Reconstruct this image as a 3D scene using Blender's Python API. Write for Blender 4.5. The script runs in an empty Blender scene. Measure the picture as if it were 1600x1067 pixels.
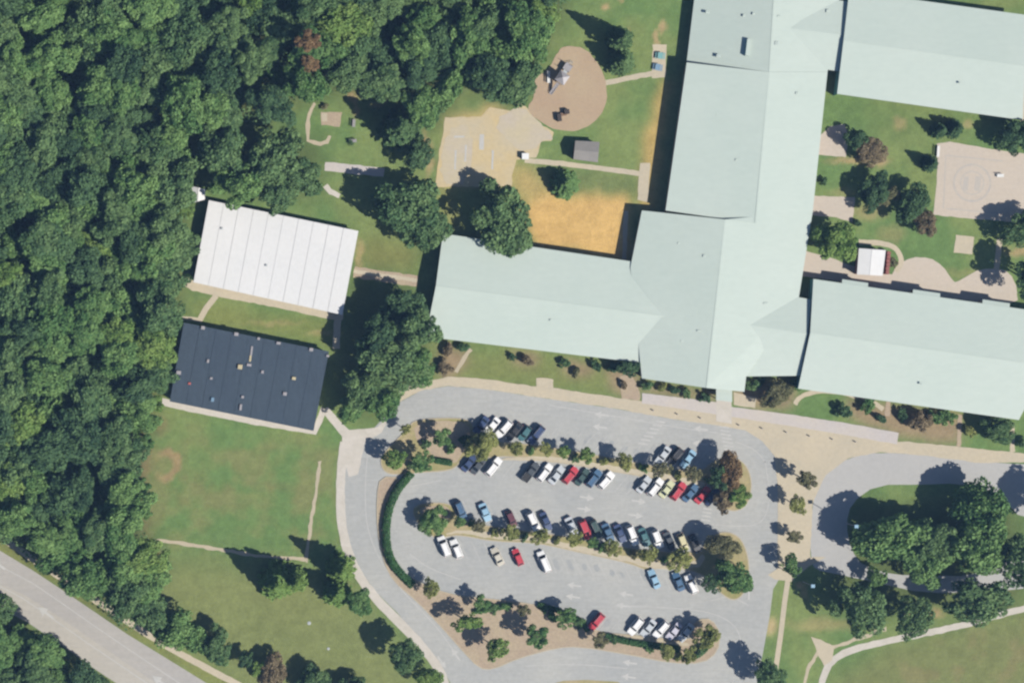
import bpy, bmesh, math, random
import numpy as np
from mathutils import Vector, Matrix, noise as mnoise
from mathutils.geometry import tessellate_polygon

random.seed(7)
rng = np.random.default_rng(7)
C = bpy.context.scene.collection
SC = bpy.context.scene

# ------------------------------------------------------------------ camera, sky, sun, exposure
S = 0.15                       # metres per photograph pixel on the ground
H = 500.0                      # flying height
NX, NY = (400 - 800) * S, 0.0  # point on the ground straight below the camera
cam = bpy.data.cameras.new('camera')
cam_o = bpy.data.objects.new('camera', cam); C.objects.link(cam_o)
cam_o.location = (NX, NY, H)
cam.sensor_width = 36.0
cam.lens = 36.0 * H / (1600 * S)
cam.shift_x = -NX / (1600 * S)
cam.clip_start = 1.0; cam.clip_end = 6000.0
SC.camera = cam_o

SUN_ELEV = math.radians(43)
SHADE_DIR = math.radians(149)          # world direction the shadows fall (to the upper left)
sun_to = Vector((-math.cos(SHADE_DIR) * math.cos(SUN_ELEV), -math.sin(SHADE_DIR) * math.cos(SUN_ELEV), math.sin(SUN_ELEV)))
world = bpy.data.worlds.new('World'); SC.world = world; world.use_nodes = True
wn = world.node_tree; wn.nodes.clear()
wo = wn.nodes.new('ShaderNodeOutputWorld'); bg = wn.nodes.new('ShaderNodeBackground'); sky = wn.nodes.new('ShaderNodeTexSky')
sky.sky_type = 'NISHITA'; sky.sun_disc = False
sky.ozone_density = 4.0
sky.sun_elevation = SUN_ELEV
sky.sun_rotation = math.atan2(sun_to.x, sun_to.y)
bg.inputs['Strength'].default_value = 0.05
wn.links.new(sky.outputs[0], bg.inputs[0]); wn.links.new(bg.outputs[0], wo.inputs[0])
sun = bpy.data.lights.new('sun', 'SUN'); sun.energy = 4.4; sun.angle = math.radians(0.55); sun.color = (1.0, 0.94, 0.84)
sun_o = bpy.data.objects.new('sun', sun); C.objects.link(sun_o)
sun_o.rotation_euler = sun_to.to_track_quat('Z', 'Y').to_euler()
sun_o.location = (0, 0, 300)
SC.view_settings.view_transform = 'Standard'; SC.view_settings.look = 'None'
SC.view_settings.gamma = 1.0; SC.view_settings.use_curve_mapping = False
SC.view_settings.exposure = 1.1
SC.cycles.filter_width = 2.4
SC.cycles.max_bounces = 6

G = 2.15   # how bright a level white surface is in sunlight; photograph colours are divided by it

# ------------------------------------------------------------------ helpers
def lin(c):
    c = c / 255.0
    return c / 12.92 if c <= 0.04045 else ((c + 0.055) / 1.055) ** 2.4
def A(r, g, b, k=1.0):
    return tuple(min(0.9, lin(v) / G * k) for v in (r, g, b))
def P(u, v, h=0.0):
    k = (H - h) / H
    return Vector((NX + ((u - 800) * S - NX) * k, NY + ((533.5 - v) * S - NY) * k, h))
def chaikin(pts, n=2, closed=True):
    for _ in range(n):
        out = []
        m = len(pts)
        rngi = range(m) if closed else range(m - 1)
        if not closed: out.append(pts[0])
        for i in rngi:
            a, b = pts[i], pts[(i + 1) % m]
            out.append((a[0] * .75 + b[0] * .25, a[1] * .75 + b[1] * .25))
            out.append((a[0] * .25 + b[0] * .75, a[1] * .25 + b[1] * .75))
        if not closed: out.append(pts[-1])
        pts = out
    return pts
def ragged(pts, amp, step=6.0, seed=0):
    """resample an outline and push its points about a little: a worn edge"""
    out = []; r = random.Random(seed)
    m = len(pts)
    for i in range(m):
        a, b = pts[i], pts[(i + 1) % m]
        L = math.hypot(b[0] - a[0], b[1] - a[1]); n = max(1, int(L / step))
        for k in range(n):
            t = k / n
            out.append((a[0] + (b[0] - a[0]) * t + r.uniform(-amp, amp), a[1] + (b[1] - a[1]) * t + r.uniform(-amp, amp)))
    return out
def link(name, me, m=None, parent=None, loc=None):
    o = bpy.data.objects.new(name, me); C.objects.link(o)
    if m is not None and me is not None and not me.materials: me.materials.append(m)
    if parent is not None:
        o.parent = parent
        if parent.name in WORLD_ROOTS: o.matrix_parent_inverse = Matrix.Translation(-parent.location)   # its parts are laid out in world metres
    if loc is not None: o.location = loc
    return o
WORLD_ROOTS = set()
def bm_obj(name, bm, m, parent=None, loc=None, smooth=False):
    me = bpy.data.meshes.new(name)
    bmesh.ops.recalc_face_normals(bm, faces=bm.faces[:])
    bm.to_mesh(me); bm.free()
    if smooth: me.polygons.foreach_set('use_smooth', [True] * len(me.polygons))
    return link(name, me, m, parent, loc)
def tag(o, label, cat, group=None, kind=None):
    if label: o['label'] = label
    if cat: o['category'] = cat
    if group: o['group'] = group
    if kind: o['kind'] = kind
    return o
def empty(name, loc, label=None, cat=None, group=None, rz=0.0):
    o = bpy.data.objects.new(name, None); C.objects.link(o)
    o.location = loc; o.rotation_euler = (0, 0, rz); o.empty_display_size = 0.5
    return tag(o, label, cat, group)
def structure(o, label=None):
    o['kind'] = 'structure'
    if label: o['label'] = label
    return o
def poly_sheet(name, pts, z, m, parent=None, base=None):
    """a level sheet with outline pts (photo pixels) at height z; base: a skirt down to that height"""
    vs = [P(u, v) for u, v in pts]
    vs = [Vector((p.x, p.y, z)) for p in vs]
    tris = tessellate_polygon([vs])
    bm = bmesh.new()
    bv = [bm.verts.new(p) for p in vs]
    for t in tris:
        try: bm.faces.new([bv[i] for i in t])
        except ValueError: pass
    if base is not None:
        lo = [bm.verts.new((p.x, p.y, base)) for p in vs]
        n = len(vs)
        for i in range(n):
            bm.faces.new((bv[i], bv[(i + 1) % n], lo[(i + 1) % n], lo[i]))
    for f in bm.faces: f.normal_update()
    me = bpy.data.meshes.new(name); bmesh.ops.recalc_face_normals(bm, faces=bm.faces[:])
    if base is None:
        for f in bm.faces:
            if f.normal.z < 0: f.normal_flip()
    bm.to_mesh(me); bm.free()
    return link(name, me, m, parent)
def strip_px(path, w, closed=False):
    """outline of a strip of width w (px) along a path (px)"""
    L, R = [], []
    n = len(path)
    for i, (u, v) in enumerate(path):
        a = path[max(0, i - 1)]; b = path[min(n - 1, i + 1)]
        dx, dy = b[0] - a[0], b[1] - a[1]; l = math.hypot(dx, dy) or 1
        ww = w[i] if isinstance(w, (list, tuple)) else w
        L.append((u - dy / l * ww / 2, v + dx / l * ww / 2)); R.append((u + dy / l * ww / 2, v - dx / l * ww / 2))
    return L + R[::-1]
def offset_poly(pts, d):
    """shift a 2-D outline (Vectors) inwards by d"""
    n = len(pts); area = sum(pts[i].x * pts[(i + 1) % n].y - pts[(i + 1) % n].x * pts[i].y for i in range(n))
    sgn = 1 if area > 0 else -1
    out = []
    for i in range(n):
        p0, p, p1 = pts[i - 1], pts[i], pts[(i + 1) % n]
        e0 = Vector((p.x - p0.x, p.y - p0.y)).normalized(); e1 = Vector((p1.x - p.x, p1.y - p.y)).normalized()
        n0 = Vector((-e0.y, e0.x)) * sgn; n1 = Vector((-e1.y, e1.x)) * sgn
        b = (n0 + n1)
        k = d / max(0.35, (1 + n0.dot(n1)))
        out.append(Vector((p.x + b.x * k, p.y + b.y * k, p.z)))
    return out
def add_box(bm, cx, cy, cz, sx, sy, sz, rz=0.0, taper=1.0):
    c, s = math.cos(rz), math.sin(rz)
    vs = []
    for k in (-1, 1):
        t = taper if k > 0 else 1.0
        for (i, j) in ((-1, -1), (1, -1), (1, 1), (-1, 1)):
            x, y = i * sx / 2 * t, j * sy / 2 * t
            vs.append(bm.verts.new((cx + x * c - y * s, cy + x * s + y * c, cz + k * sz / 2)))
    for f in ((3, 2, 1, 0), (4, 5, 6, 7), (0, 1, 5, 4), (1, 2, 6, 5), (2, 3, 7, 6), (3, 0, 4, 7)):
        bm.faces.new([vs[i] for i in f])
def add_tube(bm, p0, p1, r0, r1, n=8, cap=True):
    p0, p1 = Vector(p0), Vector(p1); d = (p1 - p0).normalized()
    a = d.orthogonal().normalized(); b = d.cross(a)
    r = [[bm.verts.new(p + (a * math.cos(6.2832 * i / n) + b * math.sin(6.2832 * i / n)) * q) for i in range(n)] for p, q in ((p0, r0), (p1, r1))]
    for i in range(n): bm.faces.new((r[0][i], r[0][(i + 1) % n], r[1][(i + 1) % n], r[1][i]))
    if cap: bm.faces.new(r[0][::-1]); bm.faces.new(r[1])

# ------------------------------------------------------------------ materials
def ramp_mix(nt, fac, c0, c1):
    mx = nt.nodes.new('ShaderNodeMix'); mx.data_type = 'RGBA'
    nt.links.new(fac, mx.inputs[0]); mx.inputs[6].default_value = (*c0, 1); mx.inputs[7].default_value = (*c1, 1)
    return mx.outputs[2]
def noise_fac(nt, coord, scale, detail=4.0, lo=0.3, hi=0.7, rough=0.6, stretch=None):
    if stretch:
        mp = nt.nodes.new('ShaderNodeMapping'); mp.inputs['Scale'].default_value = stretch[:3]
        if len(stretch) > 3: mp.inputs['Rotation'].default_value = (0, 0, stretch[3])
        nt.links.new(coord, mp.inputs[0]); coord = mp.outputs[0]
    n = nt.nodes.new('ShaderNodeTexNoise'); n.inputs['Scale'].default_value = scale; n.inputs['Detail'].default_value = detail
    n.inputs['Roughness'].default_value = rough
    nt.links.new(coord, n.inputs['Vector'])
    mr = nt.nodes.new('ShaderNodeMapRange'); mr.inputs[1].default_value = lo; mr.inputs[2].default_value = hi
    nt.links.new(n.outputs[0], mr.inputs[0])
    return mr.outputs[0]
def times(nt, col, fac, lo, hi):
    """multiply a colour by lo..hi following fac"""
    mr = nt.nodes.new('ShaderNodeMapRange'); mr.inputs[3].default_value = lo; mr.inputs[4].default_value = hi
    nt.links.new(fac, mr.inputs[0])
    mx = nt.nodes.new('ShaderNodeMix'); mx.data_type = 'RGBA'; mx.blend_type = 'MULTIPLY'; mx.inputs[0].default_value = 1.0
    nt.links.new(col, mx.inputs[6]); nt.links.new(mr.outputs[0], mx.inputs[7])
    return mx.outputs[2]
def material(name, c0, c1=None, scale=0.05, fine=1.2, fine_amt=0.10, rough=0.85, bump=0.0, metal=0.0, stretch=None, coarse_detail=5.0, spec=0.3, streak=None):
    m = bpy.data.materials.new(name); m.use_nodes = True
    nt = m.node_tree; b = nt.nodes['Principled BSDF']
    b.inputs['Roughness'].default_value = rough; b.inputs['Metallic'].default_value = metal
    b.inputs['Specular IOR Level'].default_value = spec
    geo = nt.nodes.new('ShaderNodeNewGeometry'); pos = geo.outputs['Position']
    col = ramp_mix(nt, noise_fac(nt, pos, scale, coarse_detail, stretch=stretch), c0, c1 or c0)
    if fine_amt: col = times(nt, col, noise_fac(nt, pos, fine, 3.0), 1 - fine_amt, 1 + fine_amt)
    if streak: col = times(nt, col, noise_fac(nt, pos, streak[0], 3.0, stretch=streak[1]), 1 - streak[2], 1 + streak[2])
    nt.links.new(col, b.inputs['Base Color'])
    if bump:
        bp = nt.nodes.new('ShaderNodeBump'); bp.inputs['Strength'].default_value = bump; bp.inputs['Distance'].default_value = 0.08
        nt.links.new(noise_fac(nt, pos, fine * 2, 3.0), bp.inputs['Height']); nt.links.new(bp.outputs[0], b.inputs['Normal'])
    return m
def plain(name, c, rough=0.5, metal=0.0, spec=0.5, coat=0.0):
    m = bpy.data.materials.new(name); m.use_nodes = True
    nt = m.node_tree; b = nt.nodes['Principled BSDF']
    b.inputs['Roughness'].default_value = rough; b.inputs['Metallic'].default_value = metal
    b.inputs['Specular IOR Level'].default_value = spec; b.inputs['Coat Weight'].default_value = coat
    tc = nt.nodes.new('ShaderNodeTexCoord')
    col = ramp_mix(nt, noise_fac(nt, tc.outputs['Object'], 2.5), tuple(v * .92 for v in c), tuple(min(1, v * 1.06) for v in c))
    nt.links.new(col, b.inputs['Base Color'])
    return m
M = {}
M['asphalt'] = material('aged asphalt', A(178, 181, 181), A(197, 197, 192), .05, 1.1, .06, .92, streak=(.30, (1, 6, 1, math.radians(-8)), .055))
M['asphalt_road'] = material('road asphalt', A(184, 181, 178), A(194, 190, 183), .06, 1.0, .05, .92, streak=(.2, (1, 7, 1, math.radians(-37)), .04))
M['asphalt_pale'] = material('pale asphalt lane', A(193, 189, 181), A(200, 195, 185), .06, 1.0, .05, .92, streak=(.2, (1, 7, 1, math.radians(-37)), .04))
M['asphalt_loop'] = material('loop asphalt', A(189, 189, 188), A(198, 197, 194), .05, 1.1, .04, .92)
M['concrete'] = material('old concrete', A(216, 203, 177), A(204, 194, 172), .12, 1.3, .06, .9)
M['concrete_grey'] = material('pale grey concrete', A(207, 201, 200), A(216, 207, 196), .10, 1.3, .05, .9)
M['concrete_white'] = material('white concrete', A(224, 217, 208), A(208, 202, 190), .3, 1.5, .05, .9)
M['kerb'] = material('kerb concrete', A(208, 196, 170), A(196, 184, 160), .3, 2, .06, .9)
M['mulch'] = material('pinkish bark mulch', A(186, 166, 146), A(196, 180, 152), .16, 1.8, .12, .95, bump=.4)
M['island'] = material('island soil', A(196, 178, 142), A(160, 158, 100), .18, 1.5, .10, .95, bump=.3)
M['court'] = material('pale court surface', A(211, 200, 186), A(216, 203, 187), .10, 1.2, .05, .9)
M['sandy'] = material('worn court surface', A(208, 197, 172), A(220, 198, 148), .09, 1.2, .06, .9)
M['sandy_pale'] = material('faded court surface', A(207, 196, 180), A(212, 200, 168), .16, 1.2, .05, .9)
M['play'] = material('bark playground surface', A(198, 178, 148), A(191, 166, 140), .10, 1.6, .06, .95, bump=.3)
M['line'] = material('worn pale paint', A(212, 211, 207), A(200, 200, 198), .7, 3, .08, .9)
M['white_paint'] = material('white road paint', A(213, 212, 209), A(202, 202, 198), 1.2, 3, .06, .9)
M['roof'] = material('pale green metal roof', A(203, 218, 210), A(209, 222, 214), .05, .8, .015, .5, spec=.25, streak=(.35, (1, 4, 1, math.radians(-8)), .018))
M['white_roof'] = material('white membrane roof', A(238, 239, 240), A(244, 244, 244), .12, 1.0, .03, .7, spec=.2)
M['seam'] = material('roof seam', A(216, 217, 219), A(224, 224, 224), .3, 2, .05, .8)
M['dark_roof'] = material('dark slate membrane roof', A(74, 87, 102), A(80, 93, 106), .08, 1.2, .07, .9, spec=.1, streak=(.3, (4, .5, 1, math.radians(-8)), .06))
M['fascia'] = plain('pale fascia', A(196, 210, 204), .5)
M['teal'] = plain('teal metal siding', (0.10, 0.36, 0.38), .5)
M['brick_wall'] = material('buff brick wall', (0.22, 0.15, 0.10), (0.26, 0.18, 0.12), .5, 3, .1)
M['portable_wall'] = material('beige siding', (0.34, 0.30, 0.24), (0.38, 0.34, 0.27), .5, 3, .05)
M['shed_roof'] = material('grey shingle roof', A(150, 147, 143), A(160, 156, 152), .4, 2.2, .06, .9)
M['wood'] = material('brown timber', (0.10, 0.06, 0.04), (0.13, 0.08, 0.05), 1, 3, .1)
M['dark_wood'] = plain('dark stained timber', (0.022, 0.016, 0.014), .8)
M['bark'] = material('bark', (0.07, 0.05, 0.035), (0.10, 0.075, 0.055), 1.5, 5, .2, bump=.5)
M['red_wall'] = plain('red brown wall', (0.16, 0.05, 0.04), .8)
M['metal'] = plain('galvanised metal', (0.20, 0.19, 0.20), .6, .1)
M['pale_metal'] = plain('pale metal', (0.25, 0.27, 0.28), .6)
M['white_metal'] = plain('white metal', (0.45, 0.46, 0.46), .5)
M['beige_metal'] = plain('yellowish metal', (0.30, 0.26, 0.16), .6)
M['blue_plastic'] = plain('blue plastic', (0.10, 0.17, 0.24), .5)
M['teal_plastic'] = plain('teal plastic', (0.10, 0.22, 0.22), .5)
M['red_plastic'] = plain('red plastic', (0.25, 0.06, 0.05), .5)
M['lamp_head'] = plain('bluish white lamp head', (0.14, 0.24, 0.32), .6)
M['tyre'] = plain('black rubber', (0.012, 0.012, 0.013), .8)
M['rim'] = plain('wheel rim', (0.3, 0.3, 0.31), .35, .8)
M['glass'] = plain('dark car glass', (0.010, 0.013, 0.017), .12, 0, .5)
M['window'] = plain('window glass', (0.03, 0.04, 0.05), .15)
M['headlight'] = plain('headlight glass', (0.5, 0.52, 0.55), .2)
M['tail_light'] = plain('tail light', (0.25, 0.02, 0.02), .3)

def leaf_material(name, c0, c1, c2=None):
    m = bpy.data.materials.new(name); m.use_nodes = True
    nt = m.node_tree; b = nt.nodes['Principled BSDF']; out = nt.nodes['Material Output']
    b.inputs['Roughness'].default_value = .7; b.inputs['Specular IOR Level'].default_value = .12
    at = nt.nodes.new('ShaderNodeAttribute'); at.attribute_name = 'tint'
    oi = nt.nodes.new('ShaderNodeObjectInfo')
    add = nt.nodes.new('ShaderNodeMath'); add.operation = 'MULTIPLY_ADD'
    nt.links.new(oi.outputs['Random'], add.inputs[0]); add.inputs[1].default_value = .45
    sub = nt.nodes.new('ShaderNodeMath'); sub.operation = 'SUBTRACT'; sub.inputs[1].default_value = .22
    nt.links.new(at.outputs['Fac'], sub.inputs[0]); nt.links.new(sub.outputs[0], add.inputs[2])
    col = ramp_mix(nt, add.outputs[0], c0, c1)
    mx = col.node; mx.clamp_factor = True
    nt.links.new(col, b.inputs['Base Color'])
    tr = nt.nodes.new('ShaderNodeBsdfTranslucent'); nt.links.new(col, tr.inputs[0])
    ms = nt.nodes.new('ShaderNodeMixShader'); ms.inputs[0].default_value = .30
    nt.links.new(b.outputs[0], ms.inputs[1]); nt.links.new(tr.outputs[0], ms.inputs[2]); nt.links.new(ms.outputs[0], out.inputs[0])
    return m
LEAF = {
    'green': leaf_material('green leaves', (.054, .122, .040), (.142, .232, .078)),
    'dark': leaf_material('dark green leaves', (.032, .070, .036), (.082, .145, .060)),
    'mid': leaf_material('mid green leaves', (.052, .105, .044), (.120, .190, .074)),
    'bright': leaf_material('bright green leaves', (.085, .160, .040), (.170, .245, .070)),
    'olive': leaf_material('olive green leaves', (.135, .160, .050), (.240, .255, .085)),
    'drab': leaf_material('drab olive leaves', (.100, .105, .052), (.175, .170, .090)),
    'brown': leaf_material('brownish leaves', (.130, .105, .065), (.205, .165, .100)),
    'red': leaf_material('reddish leaves', (.135, .085, .045), (.205, .140, .072)),
    'hedge': leaf_material('hedge leaves', (.030, .085, .030), (.060, .135, .045)),
    'needle': leaf_material('dark needles', (.014, .034, .022), (.040, .075, .036)),
}

# ------------------------------------------------------------------ ground: one sheet, finer in view
def fill_mask(poly, U, V):
    poly = np.asarray(poly, float); inside = np.zeros(U.shape, bool)
    n = len(poly); j = n - 1
    for i in range(n):
        x0, y0 = poly[i]; x1, y1 = poly[j]
        if y0 != y1:
            c = ((y0 > V) != (y1 > V)) & (U < (x1 - x0) * (V - y0) / (y1 - y0) + x0)
            inside ^= c
        j = i
    return inside.astype(float)
def blur(a, n):
    for _ in range(2):
        for ax in (0, 1):
            k = np.ones(2 * n + 1) / (2 * n + 1)
            a = np.apply_along_axis(lambda r: np.convolve(np.pad(r, n, 'edge'), k, 'valid'), ax, a)
    return a
def value_noise(U, V, cell, seed):
    r = np.random.default_rng(seed); g = r.random((256, 256))
    x = U / cell + 90; y = V / cell + 90
    xi = np.floor(x).astype(int); yi = np.floor(y).astype(int); fx = x - xi; fy = y - yi
    fx = fx * fx * (3 - 2 * fx); fy = fy * fy * (3 - 2 * fy)
    a = g[yi % 256, xi % 256]; b = g[yi % 256, (xi + 1) % 256]; c = g[(yi + 1) % 256, xi % 256]; d = g[(yi + 1) % 256, (xi + 1) % 256]
    return (a * (1 - fx) + b * fx) * (1 - fy) + (c * (1 - fx) + d * fx) * fy
def fbm(U, V, cell, seed, o=4):
    t = 0; w = 0
    for k in range(o):
        t = t + value_noise(U, V, cell / 2 ** k, seed + k) * .55 ** k; w += .55 ** k
    return t / w

FOREST = [(-60, -60), (890, -60), (872, 30), (850, 70), (830, 110), (822, 150), (795, 165), (765, 150), (742, 120), (716, 140), (690, 185), (668, 205), (640, 200), (640, 150),
          (560, 142), (480, 150), (440, 175), (400, 195), (300, 200), (298, 300), (288, 400), (276, 480), (256, 540), (250, 620), (228, 680), (215, 760), (218, 815), (240, 850),
          (248, 920), (205, 985), (150, 945), (100, 900), (45, 865), (0, 832), (-60, 800)]
FOREST2 = [(-60, 940), (0, 958), (50, 985), (110, 1022), (175, 1075), (175, 1130), (-60, 1130)]
def build_ground():
    xs = np.concatenate([[-2500, -1200, -500, -240], np.arange(-135, 135.01, .5), [240, 500, 1200, 2500]])
    ys = np.concatenate([[-2500, -1200, -500, -200], np.arange(-92, 92.01, .5), [200, 500, 1200, 2500]])
    X, Y = np.meshgrid(xs, ys)
    U = X / S + 800; V = 533.5 - Y / S
    wob = (fbm(U, V, 14, 5) - .5) * 16; wob2 = (fbm(U, V, 14, 50) - .5) * 16
    Uw, Vw = U + wob, V + wob2
    n1 = fbm(U, V, 120, 11); n2 = fbm(U, V, 34, 21); n3 = fbm(U, V, 9, 31, 3)
    col = np.empty(X.shape + (3,))
    def c(*v): return np.array(A(*v))
    lawn, lawn2, dry = c(118, 148, 90), c(136, 153, 94), c(140, 140, 92)
    t = np.clip((n1 * .6 + n2 * .4 - .38) * 4, 0, 1)[..., None]
    col[:] = lawn * (1 - t) + lawn2 * t
    def lay(mask, colour, amt=1.0):
        nonlocal col
        m = np.clip(mask * amt, 0, 1)[..., None]
        col = col * (1 - m) + np.asarray(colour) * m
    def region(poly, colour, soft=3, amt=1.0, patch=None):
        m = blur(fill_mask(poly, Uw, Vw), soft)
        if patch is not None: m = m * np.clip((n2 - patch) * 6, 0, 1)
        lay(m, colour, amt)
    def spot(u, v, r, colour, amt=1.0, ry=None):
        d = np.sqrt(((Uw - u) / r) ** 2 + ((Vw - v) / (ry or r)) ** 2)
        lay(np.clip(1.5 - d, 0, 1), colour, amt)
    # dry parts of the fields
    region([(215, 690), (530, 690), (540, 860), (220, 860)], c(132, 146, 92), 6, .8, .38)
    region([(215, 660), (530, 690), (535, 860), (220, 860)], c(143, 142, 97), 4, .5, .52)
    region([(230, 860), (560, 900), (700, 1110), (380, 1110), (240, 930)], c(140, 147, 95), 8, .85)
    region([(1290, 1067), (1400, 1000), (1640, 950), (1640, 1110), (1290, 1110)], c(138, 144, 94), 5, .9)
    region([(1330, 1067), (1450, 1010), (1640, 960), (1640, 1110)], c(146, 138, 98), 5, .6, .47)
    region([(-80, 790), (0, 838), (100, 905), (200, 972), (372, 1069), (440, 1110), (340, 1080), (200, 992), (100, 924), (0, 862), (-80, 820)], c(142, 148, 88), 1, .9)
    region([(690, 545), (960, 570), (985, 622), (690, 595)], c(138, 144, 88), 3, .75)
    region([(300, 470), (540, 500), (530, 545), (310, 505)], c(140, 146, 84), 3, .7)
    region([(560, 370), (660, 385), (655, 425), (556, 420)], c(142, 142, 86), 4, .8)
    region([(690, 290), (715, 290), (720, 365), (690, 365)], c(160, 158, 98), 3, .8)
    region([(805, 255), (1000, 275), (995, 310), (820, 300)], c(128, 140, 90), 3, .8)
    region([(1290, 150), (1600, 190), (1600, 230), (1290, 200)], c(116, 142, 86), 5, .5)
    # bare ground
    orange = c(228, 190, 122)
    region([(842, 300), (900, 306), (985, 308), (984, 410), (900, 395), (835, 388), (815, 330)], orange, 2)
    region([(842, 300), (985, 308), (984, 330), (835, 330)], c(222, 186, 122), 4, .6, .5)
    region([(1036, 120), (1048, 130), (1020, 330), (1000, 330), (1006, 210), (1022, 170)], c(206, 176, 112), 2, .9)
    region([(700, 180), (742, 178), (760, 162), (785, 168), (800, 178), (800, 290), (690, 292)], c(214, 190, 132), 2, .9)
    region([(800, 255), (840, 275), (860, 300), (830, 320), (800, 300)], c(206, 180, 120), 3, .8)
    brown = c(158, 140, 104)
    d = np.hypot(Uw - 256, (Vw - 726)); lay(np.clip(1.3 - np.abs(d - 20) / 7, 0, 1) * np.clip((U - 238) / 20, 0, 1), c(176, 152, 114), .85)
    for (u, v, r, ry, a) in ((225, 715, 10, 40, .7), (226, 800, 10, 40, .5), (246, 888, 12, 26, .7), (430, 760, 30, 8, .2), (250, 665, 10, 14, .5), (690, 1010, 8, 8, .3)):
        spot(u, v, r, brown, a, ry)
    for (u, v, r, ry, a) in ((1035, 40, 5, 10, .9), (1025, 60, 4, 14, .9), (945, 8, 5, 4, .9), (972, 2, 5, 3, .9), (978, 60, 6, 12, .5), (1404, 195, 10, 10, .5), (1510, 193, 9, 6, .5),
                             (1340, 250, 40, 6, .8), (1375, 250, 8, 12, .7), (1360, 330, 22, 16, .5), (1395, 365, 20, 14, .35), (1320, 300, 20, 5, .3), (1250, 915, 5, 5, .9), (1258, 925, 5, 12, .6), (1290, 975, 50, 10, .45), (1420, 965, 10, 6, .8),
                             (1465, 958, 10, 6, .9), (1570, 920, 9, 10, .8), (552, 153, 10, 7, .9), (556, 170, 5, 14, .7), (592, 162, 12, 4, .6), (665, 225, 6, 16, .8), (672, 250, 6, 24, .8), (505, 520, 25, 4, .4), (430, 505, 40, 4, .35),
                             (560, 400, 6, 26, .6), (1500, 425, 30, 6, .2), (1600, 395, 30, 8, .8)):
        spot(u, v, r, c(196, 172, 128), a, ry)
    region([(1196, 970), (1208, 962), (1210, 985), (1198, 992)], c(220, 196, 150), 1, .9)
    # planting beds in front of the school
    for poly in ([(690, 540), (725, 545), (735, 560), (712, 590), (685, 590)], [(795, 548), (845, 556), (835, 575), (805, 570)], [(870, 560), (930, 570), (925, 590), (880, 585)],
                 [(940, 570), (1000, 575), (1000, 625), (960, 615)], [(1003, 596), (1120, 612), (1120, 628), (1003, 614)], [(1146, 600), (1245, 592), (1240, 640), (1180, 636), (1146, 622)],
                 [(1320, 622), (1500, 648), (1500, 690), (1420, 688), (1330, 655)]):
        region(poly, c(172, 148, 122), 2, .85)
    # leaf litter under the wood
    region(FOREST, c(86, 88, 56), 6, .85); region(FOREST2, c(86, 88, 56), 4, .85)
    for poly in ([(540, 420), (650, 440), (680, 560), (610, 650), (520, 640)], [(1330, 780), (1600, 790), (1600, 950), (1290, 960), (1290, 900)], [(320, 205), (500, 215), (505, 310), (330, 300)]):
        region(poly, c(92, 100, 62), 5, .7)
    # a rough, weedy grain
    col *= (1 + (n3 - .5) * .34 + (n2 - .5) * .20)[..., None]
    far = np.clip((np.maximum(np.abs(X) - 126, np.abs(Y) - 84)) / 8, 0, 1)[..., None]
    col = col * (1 - far) + np.asarray(lawn * .55 + lawn2 * .45) * far
    ny, nx = X.shape
    me = bpy.data.meshes.new('ground')
    co = np.stack([X, Y, np.zeros_like(X)], -1).reshape(-1, 3)
    idx = np.arange(nx * ny).reshape(ny, nx)
    q = np.stack([idx[:-1, :-1], idx[:-1, 1:], idx[1:, 1:], idx[1:, :-1]], -1).reshape(-1, 4)
    me.vertices.add(len(co)); me.vertices.foreach_set('co', co.ravel())
    me.loops.add(q.size); me.loops.foreach_set('vertex_index', q.ravel().astype(np.int32))
    me.polygons.add(len(q)); me.polygons.foreach_set('loop_start', np.arange(0, q.size, 4, dtype=np.int32))
    me.update(); me.validate()
    at = me.attributes.new('earth', 'FLOAT_COLOR', 'POINT')
    at.data.foreach_set('color', np.concatenate([col.reshape(-1, 3), np.ones((len(co), 1))], 1).ravel().astype(np.float32))
    m = bpy.data.materials.new('grass and bare earth'); m.use_nodes = True
    nt = m.node_tree; b = nt.nodes['Principled BSDF']; b.inputs['Roughness'].default_value = .95; b.inputs['Specular IOR Level'].default_value = .05
    an = nt.nodes.new('ShaderNodeAttribute'); an.attribute_name = 'earth'
    geo = nt.nodes.new('ShaderNodeNewGeometry')
    cc = times(nt, an.outputs['Color'], noise_fac(nt, geo.outputs['Position'], 1.4, 5.0), .88, 1.12)
    nt.links.new(cc, b.inputs['Base Color'])
    bp = nt.nodes.new('ShaderNodeBump'); bp.inputs['Strength'].default_value = .5; bp.inputs['Distance'].default_value = .1
    nt.links.new(noise_fac(nt, geo.outputs['Position'], 2.5, 4.0), bp.inputs['Height']); nt.links.new(bp.outputs[0], b.inputs['Normal'])
    structure(link('ground', me, m))
build_ground()

# ------------------------------------------------------------------ roads, pavements, paths
SHEETS = [0]
def sheet(name, pts, lvl, m, smooth=0, rag=0.0, z=None, kind='structure'):
    if smooth: pts = chaikin(pts, smooth)
    if rag: pts = ragged(pts, rag, 7, seed=int(pts[0][0]))
    SHEETS[0] += 1
    o = poly_sheet(name, pts, (0.012 * lvl + 0.0008 * (SHEETS[0] % 12)) if z is None else z, M[m])
    o['kind'] = kind
    return o
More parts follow.
